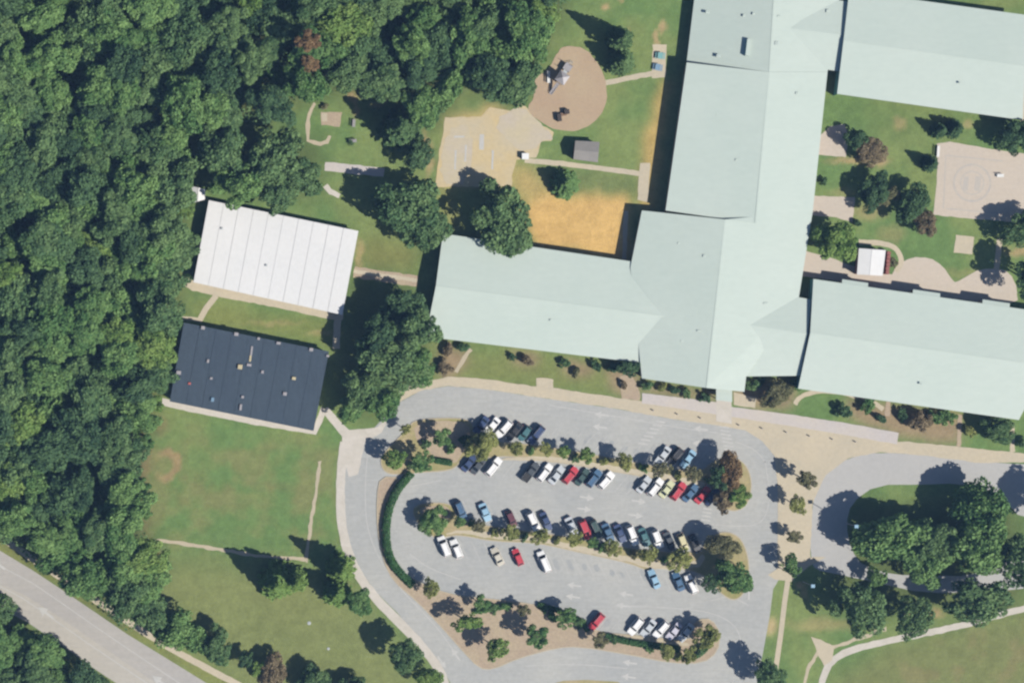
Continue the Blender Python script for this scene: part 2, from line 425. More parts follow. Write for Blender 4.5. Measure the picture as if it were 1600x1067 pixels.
# public road at the lower left
sheet('road', [(-80, 820), (0, 860), (50, 890), (100, 923), (150, 957), (200, 991), (270, 1034), (330, 1071), (420, 1130), (270, 1130), (185, 1069), (150, 1046), (100, 1010), (40, 970), (0, 950), (-80, 915)], 1, 'asphalt_road')
sheet('road_lane', [(-80, 880), (0, 912), (40, 930), (100, 968), (160, 1010), (240, 1064), (330, 1130), (272, 1130), (187, 1069), (152, 1046), (102, 1010), (42, 970), (0, 950), (-80, 913)], 2, 'asphalt_pale')
def offs(path, d):
    out = []
    for i, (u, v) in enumerate(path):
        a = path[max(0, i - 1)]; b = path[min(len(path) - 1, i + 1)]
        dx, dy = b[0] - a[0], b[1] - a[1]; l = math.hypot(dx, dy)
        out.append((u - dy / l * d, v + dx / l * d))
    return out
road_mid = [(-80, 846), (0, 884), (50, 910), (100, 944), (150, 979), (200, 1013), (270, 1060), (340, 1106)]
sheet('road_line', strip_px(road_mid, 1.3), 3, 'line')
sheet('road_line', strip_px(offs(road_mid, 28), 1.3), 3, 'line')
sheet('sidewalk', strip_px([(-80, 790), (0, 838), (45, 869), (100, 905), (150, 938), (215, 981), (250, 1003), (300, 1031), (372, 1069), (440, 1104)], 10), 1, 'concrete', rag=.5)
# school drive, parking lot and loop: one asphalt sheet under the islands
lot = [(545, 690), (556, 672), (585, 668), (600, 652), (625, 628), (658, 610), (700, 603), (760, 608), (850, 622), (960, 638), (1060, 656), (1120, 664), (1165, 672), (1195, 688), (1214, 710),
       (1220, 760), (1220, 900), (1208, 920), (1203, 960), (1192, 1020), (1178, 1090), (1165, 1130), (690, 1130), (705, 1069), (690, 1040), (655, 1000), (622, 958), (588, 925), (562, 890), (546, 850), (538, 800), (538, 745)]
lot_o = sheet('parking_lot', lot, 1, 'asphalt')
sheet('access_path', [(500, 640), (512, 636), (545, 672), (590, 668), (600, 654), (604, 660), (596, 676), (570, 690), (560, 740), (545, 745), (534, 700), (535, 682)], 2, 'concrete_white', rag=.6)
sheet('kerb_path', strip_px(chaikin([(538, 690), (532, 745), (532, 805), (540, 855), (560, 900), (592, 940), (632, 980), (662, 1012), (690, 1050), (700, 1085)], 2, False), 14), 3, 'concrete_white', rag=.6)
# front walk along the school
sheet('front_sidewalk', [(612, 640), (614, 612), (650, 600), (700, 588), (760, 592), (838, 604), (838, 590), (864, 592), (864, 606), (930, 616), (985, 624), (1003, 626), (1060, 636), (1165, 655), (1165, 672), (1120, 664), (1060, 656), (960, 638), (850, 622), (760, 608), (700, 603), (658, 610), (628, 626)], 3, 'concrete', rag=.7)
sheet('plaza', [(1003, 626), (1165, 650), (1240, 662), (1400, 690), (1420, 690), (1500, 698), (1600, 708), (1700, 716), (1700, 728), (1600, 722), (1530, 723), (1450, 712), (1375, 706), (1325, 716), (1290, 742), (1270, 785), (1266, 870), (1290, 870), (1262, 886), (1236, 908), (1210, 905),
                (1200, 898), (1215, 888), (1215, 760), (1210, 712), (1192, 690), (1165, 672), (1120, 664), (1060, 656), (1003, 645)], 3, 'concrete', rag=.6)
sheet('terrace', [(1003, 614), (1120, 628), (1146, 636), (1180, 640), (1240, 648), (1330, 662), (1404, 676), (1402, 694), (1300, 676), (1150, 652), (1060, 638), (1003, 630)], 5, 'concrete_grey', rag=.4)
sheet('entrance_walk', [(1119, 606), (1143, 610), (1143, 662), (1119, 658)], 6, 'concrete_white')
# circular drive on the right
sheet('circular_drive', chaikin([(1266, 875), (1268, 800), (1276, 760), (1300, 730), (1330, 714), (1370, 706), (1450, 711), (1530, 722), (1720, 730), (1720, 815), (1600, 815), (1560, 770), (1500, 755), (1440, 757), (1370, 757), (1330, 785), (1322, 820), (1330, 860), (1350, 885), (1400, 898), (1440, 898), (1520, 900), (1540, 880), (1620, 875), (1640, 915), (1540, 925), (1440, 926), (1380, 912), (1300, 895), (1275, 890)], 1), 2, 'asphalt_loop')
# paths on the right and bottom
sheet('walkway', strip_px([(1232, 900), (1226, 940), (1220, 990), (1212, 1045), (1208, 1110)], 8), 1, 'concrete')
sheet('field_path', strip_px(chaikin([(1270, 1120), (1288, 1050), (1300, 1030), (1330, 1014), (1400, 998), (1500, 978), (1570, 958), (1610, 948), (1700, 930)], 2, False), 10), 1, 'concrete_white', rag=.8)
sheet('dirt_path', strip_px([(1252, 1090), (1262, 1045), (1278, 1018), (1310, 1008), (1385, 982)], 6), 1, 'kerb', rag=1.3)
sheet('worn_patch', [(1268, 995), (1282, 998), (1304, 1010), (1300, 1032), (1288, 1040), (1276, 1018)], 2, 'concrete', rag=1)
# paths and pads on the left
sheet('field_path', strip_px([(242, 844), (280, 848), (355, 860), (400, 868), (480, 874), (478, 878)], 5), 1, 'kerb', rag=1.2)
sheet('dirt_path', strip_px([(500, 720), (494, 770), (486, 815), (482, 845), (478, 876)], 5), 1, 'kerb', rag=1.2)
sheet('walkway', strip_px([(553, 425), (600, 432), (652, 440)], 17), 1, 'mulch', rag=1)
sheet('walkway', strip_px([(553, 424), (600, 431), (652, 438)], 6), 2, 'concrete', rag=.6)
sheet('walkway', strip_px([(508, 260), (545, 264), (600, 270)], 14), 1, 'concrete_grey', rag=1)
sheet('walkway', strip_px([(508, 290), (516, 300), (530, 306)], 8), 1, 'concrete_white', rag=1.2)
sheet('deck_walk', [(288, 430), (300, 438), (420, 458), (536, 482), (536, 500), (522, 500), (420, 478), (345, 464), (300, 454), (286, 446)], 1, 'concrete', rag=.8)
sheet('walkway', strip_px([(338, 462), (322, 482), (312, 500)], 9), 2, 'concrete')
sheet('walkway', strip_px([(278, 497), (300, 498), (316, 501)], 6), 3, 'concrete')
sheet('walkway', strip_px([(528, 492), (525, 545)], 11), 2, 'concrete', rag=.6)
sheet('deck_walk', [(254, 622), (300, 632), (400, 652), (490, 668), (502, 635), (512, 640), (494, 679), (400, 664), (300, 644), (252, 633)], 1, 'concrete_white', rag=.5)
gp = sheet('garden_path', strip_px([(492, 162), (483, 178), (480, 205), (482, 220), (500, 225), (512, 222), (516, 212)], 6), 1, 'kerb', rag=1)
sheet('garden_pad', [(501, 175), (534, 176), (531, 198), (503, 196)], 1, 'mulch', rag=1)
sheet('garden_pad', [(502, 177), (511, 177), (511, 190), (503, 190)], 2, 'concrete')
# play courts
sheet('playground', chaikin([(878, 72), (912, 74), (935, 98), (948, 130), (948, 165), (930, 192), (900, 206), (868, 204), (842, 190), (822, 172), (836, 150), (834, 122), (858, 108), (868, 88)], 2), 3, 'play', rag=.8)
sheet('court', [(696, 184), (752, 183), (766, 168), (800, 174), (812, 158), (824, 170), (846, 196), (866, 206), (862, 220), (846, 222), (838, 246), (806, 250), (800, 276), (800, 292), (680, 292), (686, 240)], 2, 'sandy', rag=1)
sheet('court_slab', [(770, 190), (815, 162), (846, 198), (864, 208), (861, 219), (844, 221), (836, 238), (800, 230)], 3, 'sandy_pale', 1, rag=2.5)
sheet('court_slab', [(696, 200), (740, 196), (734, 288), (684, 290)], 3, 'sandy_pale', 1, rag=2.5)
for (u, v, w, h) in ((753, 222, 7, 24), (718, 214, 16, 3), (712, 250, 3, 30), (728, 240, 3, 26), (770, 250, 3, 30)):
    sheet('court_marking', [(u - w / 2, v - h / 2), (u + w / 2, v - h / 2), (u + w / 2 - 1, v + h / 2), (u - w / 2 - 1, v + h / 2)], 4, 'line', rag=.4)
sheet('walkway', strip_px([(820, 251), (880, 256), (960, 266), (1004, 272)], 8), 1, 'concrete', rag=.5)
sheet('walkway', strip_px([(946, 130), (985, 122), (1024, 114)], 8), 1, 'concrete', rag=.6)
sheet('table_pad', [(1020, 70), (1042, 70), (1040, 122), (1018, 122)], 1, 'concrete', rag=.8)
sheet('walkway', [(1000, 255), (1016, 255), (1012, 316), (996, 312)], 2, 'concrete', rag=.6)
sheet('walkway', strip_px([(978, 330), (975, 410)], 7), 1, 'concrete', rag=.6)
sheet('plaza_court', [(1464, 224), (1484, 222), (1580, 238), (1700, 250), (1700, 330), (1575, 347), (1458, 336), (1464, 280)], 1, 'court', rag=.6)
court_c = (1519, 286)
def ring(name, u, v, r0, r1, lvl, m, a0=0, a1=360, n=40):
    pts = [(u + r1 * math.cos(math.radians(a0 + (a1 - a0) * i / n)), v + r1 * math.sin(math.radians(a0 + (a1 - a0) * i / n))) for i in range(n + 1)]
    pts += [(u + r0 * math.cos(math.radians(a1 - (a1 - a0) * i / n)), v + r0 * math.sin(math.radians(a1 - (a1 - a0) * i / n))) for i in range(n + 1)]
    return sheet(name, pts, lvl, m)
M['court_paint'] = material('faded court paint', A(198, 192, 186), A(206, 198, 186), .6, 3, .05, .9)
ring('court_marking', *court_c, 27, 30, 2, 'court_paint', 2, 358)
ring('court_marking', *court_c, 17, 19, 2, 'court_paint', 2, 358)
sheet('court_marking', [(1506, 276), (1514, 276), (1512, 298), (1504, 298)], 2, 'court_paint')
sheet('court_marking', [(1524, 276), (1533, 276), (1531, 299), (1522, 298)], 2, 'court_paint')
for (u0, v0, u1, v1) in ((1478, 243, 1568, 252), (1478, 326, 1566, 334), (1478, 243, 1474, 326)):
    sheet('court_marking', strip_px([(u0, v0), (u1, v1)], 2), 2, 'court_paint')
sheet('small_pad', [(1494, 367), (1522, 370), (1519, 398), (1490, 395)], 1, 'concrete', rag=.5)
sheet('small_pad', [(1282, 212), (1296, 198), (1320, 194), (1326, 214), (1322, 246), (1276, 242)], 1, 'court', rag=.6)
sheet('small_pad', [(1266, 306), (1336, 308), (1332, 348), (1306, 340), (1260, 336)], 1, 'court', rag=.6)
sheet('patio', chaikin([(1392, 432), (1402, 414), (1424, 402), (1452, 402), (1474, 416), (1486, 436), (1494, 442), (1510, 432), (1532, 420), (1568, 420), (1586, 436), (1592, 480), (1500, 468), (1392, 456)], 1), 1, 'court', rag=.5)
sheet('walkway', strip_px([(1562, 374), (1557, 422)], 9), 1, 'concrete')
sheet('walkway', strip_px(chaikin([(1342, 378), (1380, 380), (1402, 388), (1410, 410), (1400, 425)], 2, False), 8), 1, 'concrete', rag=.5)
sheet('service_yard', [(1250, 390), (1290, 400), (1330, 415), (1400, 430), (1400, 456), (1310, 440), (1246, 430)], 1, 'court', rag=1)
sheet('side_yard', [(1592, 30), (1600, 30), (1612, 190), (1594, 200)], 1, 'concrete')
sheet('bed_path', strip_px(chaikin([(1242, 632), (1250, 618), (1290, 608), (1360, 624), (1380, 640)], 2, False), 7), 2, 'concrete', rag=.6)
sheet('bed_path', strip_px([(712, 582), (726, 558), (736, 545)], 6), 1, 'kerb', rag=.8)
sheet('bed_path', strip_px([(1388, 628), (1386, 650)], 8), 2, 'mulch', rag=.8)
sheet('bed_path', strip_px([(1500, 648), (1498, 698)], 7), 2, 'mulch', rag=.8)
sheet('bed_path', strip_px([(1582, 660), (1582, 706)], 7), 2, 'concrete', rag=.8)
sheet('bed_path', [(966, 590), (985, 580), (1000, 612), (1000, 626), (972, 622)], 2, 'mulch', rag=.8)
sheet('bed_path', [(1146, 612), (1182, 622), (1180, 638), (1146, 632)], 2, 'concrete', rag=.8)

# islands: a raised bed with a kerb round it
def island(name, pts, m, smooth=2, label=None):
    pts = chaikin(pts, smooth)
    vs = [P(u, v) for u, v in pts]
    inner = offset_poly(vs, .22)
    bm = bmesh.new(); n = len(vs)
    rows = [[bm.verts.new((p.x, p.y, z)) for p in q] for q, z in ((vs, 0.0), (vs, .14), (inner, .14), (inner, .05))]
    for a, b in zip(rows, rows[1:]):
        for i in range(n): bm.faces.new((a[i], a[(i + 1) % n], b[(i + 1) % n], b[i]))
    o = bm_obj(name, bm, M['kerb']); o['kind'] = 'structure'; o.name = 'kerb'
    ip = [(p.x / S + 800, 533.5 - p.y / S) for p in inner]
    s = poly_sheet(name, ip, .115, M[m]); s['kind'] = 'structure'
    return s
island('planting_island', [(640, 668), (646, 656), (690, 652), (735, 654), (741, 672), (745, 690), (800, 690), (900, 704), (1000, 724), (1095, 738), (1112, 720), (1140, 712), (1165, 722), (1176, 752), (1170, 788), (1150, 800), (1128, 794), (1114, 776), (1085, 758), (1000, 744), (870, 722), (792, 712), (765, 716), (722, 714), (716, 730), (690, 740), (660, 738), (640, 745), (618, 775), (612, 810), (612, 850), (622, 880), (640, 900), (700, 930), (760, 934), (830, 942), (905, 958), (925, 986), (1000, 992), (1082, 1002), (1080, 978), (1092, 968), (1112, 968), (1124, 990), (1120, 1018), (1098, 1036), (1050, 1036), (980, 1022), (905, 1010), (870, 1010), (810, 1026), (770, 1046), (748, 1044), (720, 1014), (690, 980), (650, 938), (618, 908), (600, 875), (590, 830), (590, 770), (598, 735), (592, 712), (612, 690)][:0] or
       [(638, 668), (646, 656), (690, 652), (735, 654), (741, 672), (745, 690), (800, 690), (900, 704), (1000, 724), (1095, 738), (1112, 720), (1140, 712), (1165, 722), (1176, 752), (1170, 788), (1150, 800), (1128, 794), (1114, 776), (1085, 758), (1000, 744), (870, 722), (792, 712), (765, 716), (722, 712), (716, 728), (700, 736), (660, 738), (628, 742), (600, 740), (592, 716), (612, 694)], 'island', 2)
island('planting_island', [(594, 744), (628, 745), (610, 775), (604, 810), (604, 850), (614, 880), (640, 902), (700, 928), (760, 934), (830, 942), (905, 958), (925, 986), (1000, 992), (1080, 1002), (1080, 978), (1092, 966), (1112, 966), (1126, 988), (1122, 1018), (1098, 1036), (1050, 1036), (980, 1022), (905, 1010), (870, 1012), (810, 1028), (770, 1046), (748, 1044), (720, 1014), (690, 980), (650, 938), (614, 908), (598, 875), (589, 830), (588, 775)], 'mulch', 1)
island('planting_island', [(642, 800), (652, 786), (690, 784), (710, 790), (714, 812), (780, 824), (880, 836), (980, 856), (1092, 866), (1108, 838), (1134, 828), (1160, 840), (1172, 880), (1168, 920), (1150, 940), (1128, 930), (1110, 906), (1085, 892), (1040, 884), (1010, 892), (985, 880), (900, 862), (840, 848), (770, 846), (720, 836), (700, 838), (682, 842), (660, 828)], 'island', 2)
def bed(name, pts, m, z=.121, rag=.8):
    s = poly_sheet(name, ragged(chaikin(pts, 1), rag, 6, seed=int(pts[0][1])), z, M[m]); s['kind'] = 'structure'
bed('mulch_bed', [(646, 662), (690, 656), (732, 660), (736, 688), (724, 706), (710, 726), (680, 720), (668, 700), (650, 690)], 'mulch')
bed('concrete_strip', [(760, 720), (800, 718), (870, 722), (1000, 742), (1080, 756), (1112, 770), (1112, 756), (1050, 742), (960, 728), (880, 714), (812, 712)], 'concrete')
bed('concrete_strip', [(690, 836), (720, 832), (770, 842), (840, 846), (900, 860), (985, 878), (1010, 888), (1090, 890), (1104, 870), (1096, 864), (1085, 880), (1020, 878), (930, 858), (850, 840), (780, 832), (720, 826)], 'concrete')
bed('mulch_bed', [(655, 792), (688, 788), (704, 794), (706, 812), (680, 806), (660, 806)], 'mulch')
bed('concrete_strip', [(934, 988), (1000, 994), (1060, 1002), (1078, 1004), (1075, 1010), (1000, 1002), (940, 994)], 'kerb')
sheet('grass_bank', [(850, 1072), (890, 1060), (990, 1066), (1010, 1130), (840, 1130)], 2, 'island', 1)

# markings on the lot: pieces of the parking lot
def marking(name, path, w, m='line', z=.036):
    o = poly_sheet(name, strip_px(path, w), z, M[m], parent=lot_o)
    return o
ROWS = {1: ((753, 665), (1092, 719), 50), 2: ((729, 722), (1106, 775), 50), 3: ((720, 796), (1086, 849), 115), 4: ((694, 853), (1080, 911), 115), 5: ((931, 972), (1086, 990), 50)}
line_mesh = None
for k, (a, b, ang) in ROWS.items():
    L = math.hypot(b[0] - a[0], b[1] - a[1]); n = int(L / 19.6)
    for i in range(n + 1):
        t = (i + .5) / (n + .5)
        u, v = a[0] + (b[0] - a[0]) * t, a[1] + (b[1] - a[1]) * t
        if line_mesh is None:
            bm = bmesh.new(); add_box(bm, 0, 0, 0, 5.2, .13, .004)
            line_mesh = bpy.data.meshes.new('stall_line'); bm.to_mesh(line_mesh); bm.free(); line_mesh.materials.append(M['line'])
        o = link('stall_line', line_mesh, None, lot_o); p = P(u, v)
        o.location = (p.x, p.y, .038); o.rotation_euler = (0, 0, math.radians(ang))
bm = bmesh.new()
arrow = [(-1.5, -.16), (.1, -.16), (.1, -.62), (1.5, 0), (.1, .62), (.1, .16), (-1.5, .16)]
bm.faces.new([bm.verts.new((x, y, 0)) for x, y in arrow])
arrow_me = bpy.data.meshes.new('arrow_marking'); bm.to_mesh(arrow_me); bm.free(); arrow_me.materials.append(M['white_paint'])
for (u, v, r) in ((940, 648, 172), (937, 667, 172), (1095, 670, 172), (1093, 693, 172), (917, 777, -8), (913, 795, -8), (998, 783, -8), (993, 805, -8), (897, 914, 172), (895, 932, 172), (978, 928, 172), (974, 946, 172), (984, 1035, 172), (982, 1057, 172),
                 (712, 1022, 125), (690, 1034, -55), (1170, 925, 90)):
    o = link('arrow_marking', arrow_me, None, lot_o); p = P(u, v); o.location = (p.x, p.y, .041); o.rotation_euler = (0, 0, math.radians(r)); o.scale = (1.15, 1.35, 1)
for (u, v) in ((72, 957), (250, 1064), (-4, 880)):
    o = link('arrow_marking', arrow_me, None); p = P(u, v); o.location = (p.x, p.y, .056); o.rotation_euler = (0, 0, math.radians(143)); o.scale = (1.5, 1.8, 1); o['kind'] = 'structure'
def stripes(a, b, w, n, m='line'):
    """zebra bars across the way from a to b"""
    for i in range(n):
        t = (i + .5) / n
        u, v = a[0] + (b[0] - a[0]) * t, a[1] + (b[1] - a[1]) * t
        marking('crosswalk_bar', [(u - w / 2, v - w * .08), (u + w / 2, v + w * .08)], 2.6)
stripes((1131, 664), (1140, 706), 16, 7)
stripes((1034, 656), (1002, 696), 15, 7)
stripes((1106, 792), (1102, 815), 14, 4)
for path in ([(860, 633), (960, 650), (1060, 668), (1120, 676)], [(1195, 720), (1202, 760), (1200, 800), (1185, 820), (1150, 822), (1100, 818)], [(1150, 690), (1180, 702), (1196, 722)], [(960, 946), (1040, 948), (1110, 955), (1150, 975), (1160, 1010), (1150, 1050), (1135, 1090)],
             [(575, 700), (570, 760), (572, 820), (590, 870), (625, 920), (680, 975), (715, 1025)], [(640, 760), (690, 750)], [(640, 865), (670, 888), (720, 905)], [(820, 1040), (900, 1036), (980, 1044)], [(1110, 938), (1140, 930), (1170, 945)]):
    marking('lane_line', chaikin(path, 2, False), 1.2)

M['stain'] = material('oil stain', A(168, 172, 174), A(182, 184, 183), 1.2, 3, .06, .8)
rs = random.Random(5)
for k, t0, t1 in ((4, .42, .82), (4, .06, .18), (1, .34, .80), (3, .06, .46), (5, .05, .36), (2, .30, .22), (2, .6, .7)):
    a, b, ang = ROWS[k]; L = math.hypot(b[0] - a[0], b[1] - a[1])
    for i in range(int(L * abs(t1 - t0) / 19.6)):
        t = t0 + (t1 - t0) * (i + rs.uniform(.3, .7)) / max(1, int(L * abs(t1 - t0) / 19.6))
        u, v = a[0] + (b[0] - a[0]) * t + rs.uniform(-2, 2), a[1] + (b[1] - a[1]) * t + rs.uniform(-4, 4)
        l, w, an = rs.uniform(5, 10), rs.uniform(2.5, 4.5), -math.radians(ang)
        pts = [(u + l * math.cos(q) * math.cos(an) - w * math.sin(q) * math.sin(an), v + l * math.cos(q) * math.sin(an) + w * math.sin(q) * math.cos(an)) for q in [6.283 * j / 14 for j in range(14)]]
        poly_sheet('oil_stain', ragged(pts, .8, 4, i), .032, M['stain'], parent=lot_o)

# ------------------------------------------------------------------ buildings
def wall_ring(name, outline, m, parent, inset=.45, drop=.30, cap=False):
    """wall under a roof outline [(u, v, h)], standing on the ground"""
    top = [P(u, v, h) for u, v, h in outline]
    ins = offset_poly(top, inset)
    bm = bmesh.new(); n = len(ins)
    lo = [bm.verts.new((p.x, p.y, 0)) for p in ins]; hi = [bm.verts.new((p.x, p.y, p.z - drop)) for p in ins]
    for i in range(n): bm.faces.new((lo[i], lo[(i + 1) % n], hi[(i + 1) % n], hi[i]))
    return bm_obj(name, bm, m, parent)
def roof_mesh(name, verts, faces, m, parent, thick=.28):
    """roof slopes from (u, v, h) corners, with a fascia of the given depth"""
    bm = bmesh.new()
    used = sorted({i for f in faces for i in f}); verts = [verts[i] for i in used]; faces = [[used.index(i) for i in f] for f in faces]
    top = [bm.verts.new(P(*v)) for v in verts]; low = [bm.verts.new(P(*v) - Vector((0, 0, thick))) for v in verts]
    count = {}
    for f in faces:
        bm.faces.new([top[i] for i in f]); bm.faces.new([low[i] for i in f[::-1]])
        for i in range(len(f)):
            e = (f[i], f[(i + 1) % len(f)]); k = tuple(sorted(e)); count.setdefault(k, []).append(e)
    for k, es in count.items():
        if len(es) == 1:
            a, b = es[0]; bm.faces.new((top[b], top[a], low[a], low[b]))
    return bm_obj(name, bm, m, parent)
def ridge_cap(path, parent, m='roof', w=.35):
    bm = bmesh.new()
    for a, b in zip(path, path[1:]):
        pa, pb = P(*a), P(*b); d = (pb - pa); L = d.length; ang = math.atan2(d.y, d.x)
        c = (pa + pb) / 2
        add_box(bm, c.x, c.y, c.z, L, w, .05, ang)
    return bm_obj('ridge_cap', bm, M[m], parent)
def roof_vent(u, v, h, parent, m='metal', sx=.9, sy=.9, sz=.6, rz=-.12, name='roof_vent'):
    p = P(u, v, h)
    bm = bmesh.new()
    add_box(bm, 0, 0, sz * .4, sx * .8, sy * .8, sz * .8, 0)
    add_box(bm, 0, 0, sz * .9, sx, sy, sz * .2, 0, .85)
    o = bm_obj(name, bm, M[m], parent, p); o.rotation_euler = (0, 0, rz)
    return o
def wall_windows(a, b, n, parent, z=1.4, w=1.4, hgt=1.3, inset=.45):
    """windows (> pane) along the eave from a to b (photo pixels and eave height)"""
    pa, pb = P(*a), P(*b); d = pb - pa; d.z = 0; L = d.length; d.normalize(); nrm = Vector((d.y, -d.x, 0))
    for i in range(n):
        c = pa + d * (L * (i + .5) / n) - nrm * (inset - .04); ang = math.atan2(d.y, d.x)
        bm = bmesh.new(); 
        for (x, zz, sx, sz) in ((0, hgt / 2, w + .16, .08), (0, -hgt / 2, w + .16, .08), (-w / 2, 0, .08, hgt - .08), (w / 2, 0, .08, hgt - .08), (0, 0, .06, hgt - .08)):
            add_box(bm, x, 0, zz, sx, .10, sz)
        f = bm_obj('window', bm, M['fascia'], parent, (c.x, c.y, z)); f.rotation_euler = (0, 0, ang)
        bm = bmesh.new(); add_box(bm, 0, 0, 0, w - .02, .03, hgt - .02); bm_obj('pane', bm, M['window'], f)

school = empty('school_building', P(1120, 400), 'large school with pale green metal roofs, a long spine and four gabled wings', 'school building'); WORLD_ROOTS.add(school.name)
# spine, south and middle part
Rn, Rs = 4.8, 4.8
V = [(1073, 98, 4.0), (1202, 113, 4.85), (1180, 349, 4.8), (1040, 329, 3.95),     # 0-3 upper west slope
     (1293, 113, 3.6), (1270, 330, 3.6), (1248, 466, 3.6),                        # 4-6 east eave
     (1133, 343, 5.25), (1104, 606, 5.2), (1163, 612, 4.3), (1003, 591, 3.7),      # 7-10
     (985, 418, 3.6), (1003, 329, 3.65), (1166, 588, 4.3)]                          # 11-13
roof_mesh('roof', V, [(0, 3, 2, 1)], M['roof'], school)
roof_mesh('roof', V, [(1, 2, 7, 8, 9, 13, 6, 5, 4)], M['roof'], school) if False else None
roof_mesh('roof', [V[1], V[2], V[5], V[4]], [(0, 1, 2, 3)], M['roof'], school)
roof_mesh('roof', [V[2], V[7], V[8], V[9], V[13], V[6], V[5]], [(0, 1, 6), (1, 5, 6), (1, 2, 5), (2, 4, 5), (2, 3, 4)], M['roof'], school)
roof_mesh('roof', [V[7], V[12], V[11], V[10], V[8]], [(0, 1, 2), (0, 2, 4), (2, 3, 4)], M['roof'], school)
wall_ring('wall', [V[0], V[1], V[4], V[5], V[6], V[13], V[9], V[8], V[10], V[11], V[12], V[3]], M['brick_wall'], school, .4, .27)
# gable triangle where the lower roof rises above the upper one
bm = bmesh.new()
pts = [P(1180, 347, 4.75), P(1133, 344, 5.2), P(1004, 330, 3.6), P(1004, 330, 2.8), P(1180, 347, 3.6)]
bm.faces.new([bm.verts.new(p) for p in pts]); bm_obj('gable_wall', bm, M['fascia'], school)
# spine, north part, a little lower on its west side
N = [(1092, -60, 2.5), (1212, -46, 4.82), (1202, 112.8, 4.84), (1073, 97, 2.4), (1318, -44, 3.62), (1293, 112.8, 3.60)]
roof_mesh('roof', N, [(0, 3, 2, 1)], M['roof'], school)
roof_mesh('roof', N, [(1, 2, 5, 4)], M['roof'], school)
wall_ring('wall', [N[0], N[1], N[4], N[5], N[2], N[3]], M['brick_wall'], school, .4, .27)
# connectors to the east wings
def connector(nw, ne, rw, re, sw, se, eh, rh):
    roof_mesh('roof', [(*nw, eh), (*ne, eh), (*re, rh), (*rw, rh), (*se, eh), (*sw, eh)], [(0, 3, 2, 1), (3, 5, 4, 2)], M['roof'], school)
    wall_ring('wall', [(*nw, eh), (*ne, eh), (*re, rh), (*se, eh), (*sw, eh), (*rw, rh)], M['brick_wall'], school, .4, .3)
connector((1240, 463), (1268, 468), (1160, 506), (1262, 522), (1166, 588), (1250, 587), 3.62, 4.5)
connector((1270, -5), (1331, 4), (1205, 41), (1323, 56), (1270, 106), (1312, 112), 3.62, 4.45)
# wings
def wing(nw, ne, rw, re, sw, se, eh, rh, siding, bays=()):
    verts = [(*nw, eh), (*ne, eh), (*re, rh), (*rw, rh), (*se, eh), (*sw, eh)]
    roof_mesh('roof', verts, [(0, 3, 2, 1)], M['roof'], school)
    roof_mesh('roof', verts, [(3, 5, 4, 2)], M['roof'], school)
    wall_ring('wall', [verts[0], verts[1], verts[2], verts[4], verts[5], verts[3]], siding, school, .6, .27)
    ridge_cap([(*rw, rh), (*re, rh)], school)
    if eh > 4:      # teal sheeting on the gable that stands above the connector
        g = [P(*nw, eh - .3), P(*rw, rh - .3), P(*sw, eh - .3), P(*sw, 0), P(*rw, 0), P(*nw, 0)]
        bm = bmesh.new(); k = Vector((.25, 0, 0)); f = [bm.verts.new(Vector((q.x, q.y, q.z)) + k) for q in (g[0], g[1], g[2])]
        lo = [bm.verts.new((q.x + .25, q.y, 0)) for q in (g[0], g[1], g[2])]
        bm.faces.new((f[0], f[1], lo[1], lo[0])); bm.faces.new((f[1], f[2], lo[2], lo[1])); bm_obj('gable_panel', bm, M['teal'], school)
    for (t0, t1, out) in bays:
        a = (nw[0] + (ne[0] - nw[0]) * t0, nw[1] + (ne[1] - nw[1]) * t0); b = (nw[0] + (ne[0] - nw[0]) * t1, nw[1] + (ne[1] - nw[1]) * t1)
        d = (.13 * out, -out)
        bv = [(a[0] + d[0], a[1] + d[1], eh - .22), (b[0] + d[0], b[1] + d[1], eh - .22), (b[0], b[1] + 3, eh + .03), (a[0], a[1] + 3, eh + .03)]
        roof_mesh('bay_roof', bv, [(0, 3, 2, 1)], M['roof'], school, .2)
        wall_ring('bay_wall', [bv[0], bv[1], (b[0], b[1], eh), (a[0], a[1], eh)], M['brick_wall'], school, .25, .3)
wing((1271, 436), (1640, 489), (1266, 520), (1636, 572), (1247, 607), (1592, 656), 4.3, 5.2, M['brick_wall'], ((.12, .23, 6), (.42, .535, 6), (.715, .83, 6)))
wing((1327, -14), (1604, 24), (1318, 64), (1602, 104), (1308, 147), (1598, 188), 4.3, 5.2, M['brick_wall'])
wing((692, 365), (1003, 411), (681, 447), (1060, 497), (665, 526), (1003, 567), 3.3, 4.28, M['brick_wall'])
wall_windows((665, 526, 3.3), (945, 560, 3.3), 14, school, inset=.6)
wall_windows((1247, 607, 4.3), (1592, 656, 4.3), 16, school, z=1.6, inset=.6)
ridge_cap([V[1], V[2]], school); ridge_cap([V[7], V[8]], school); ridge_cap([N[1], N[2]], school)
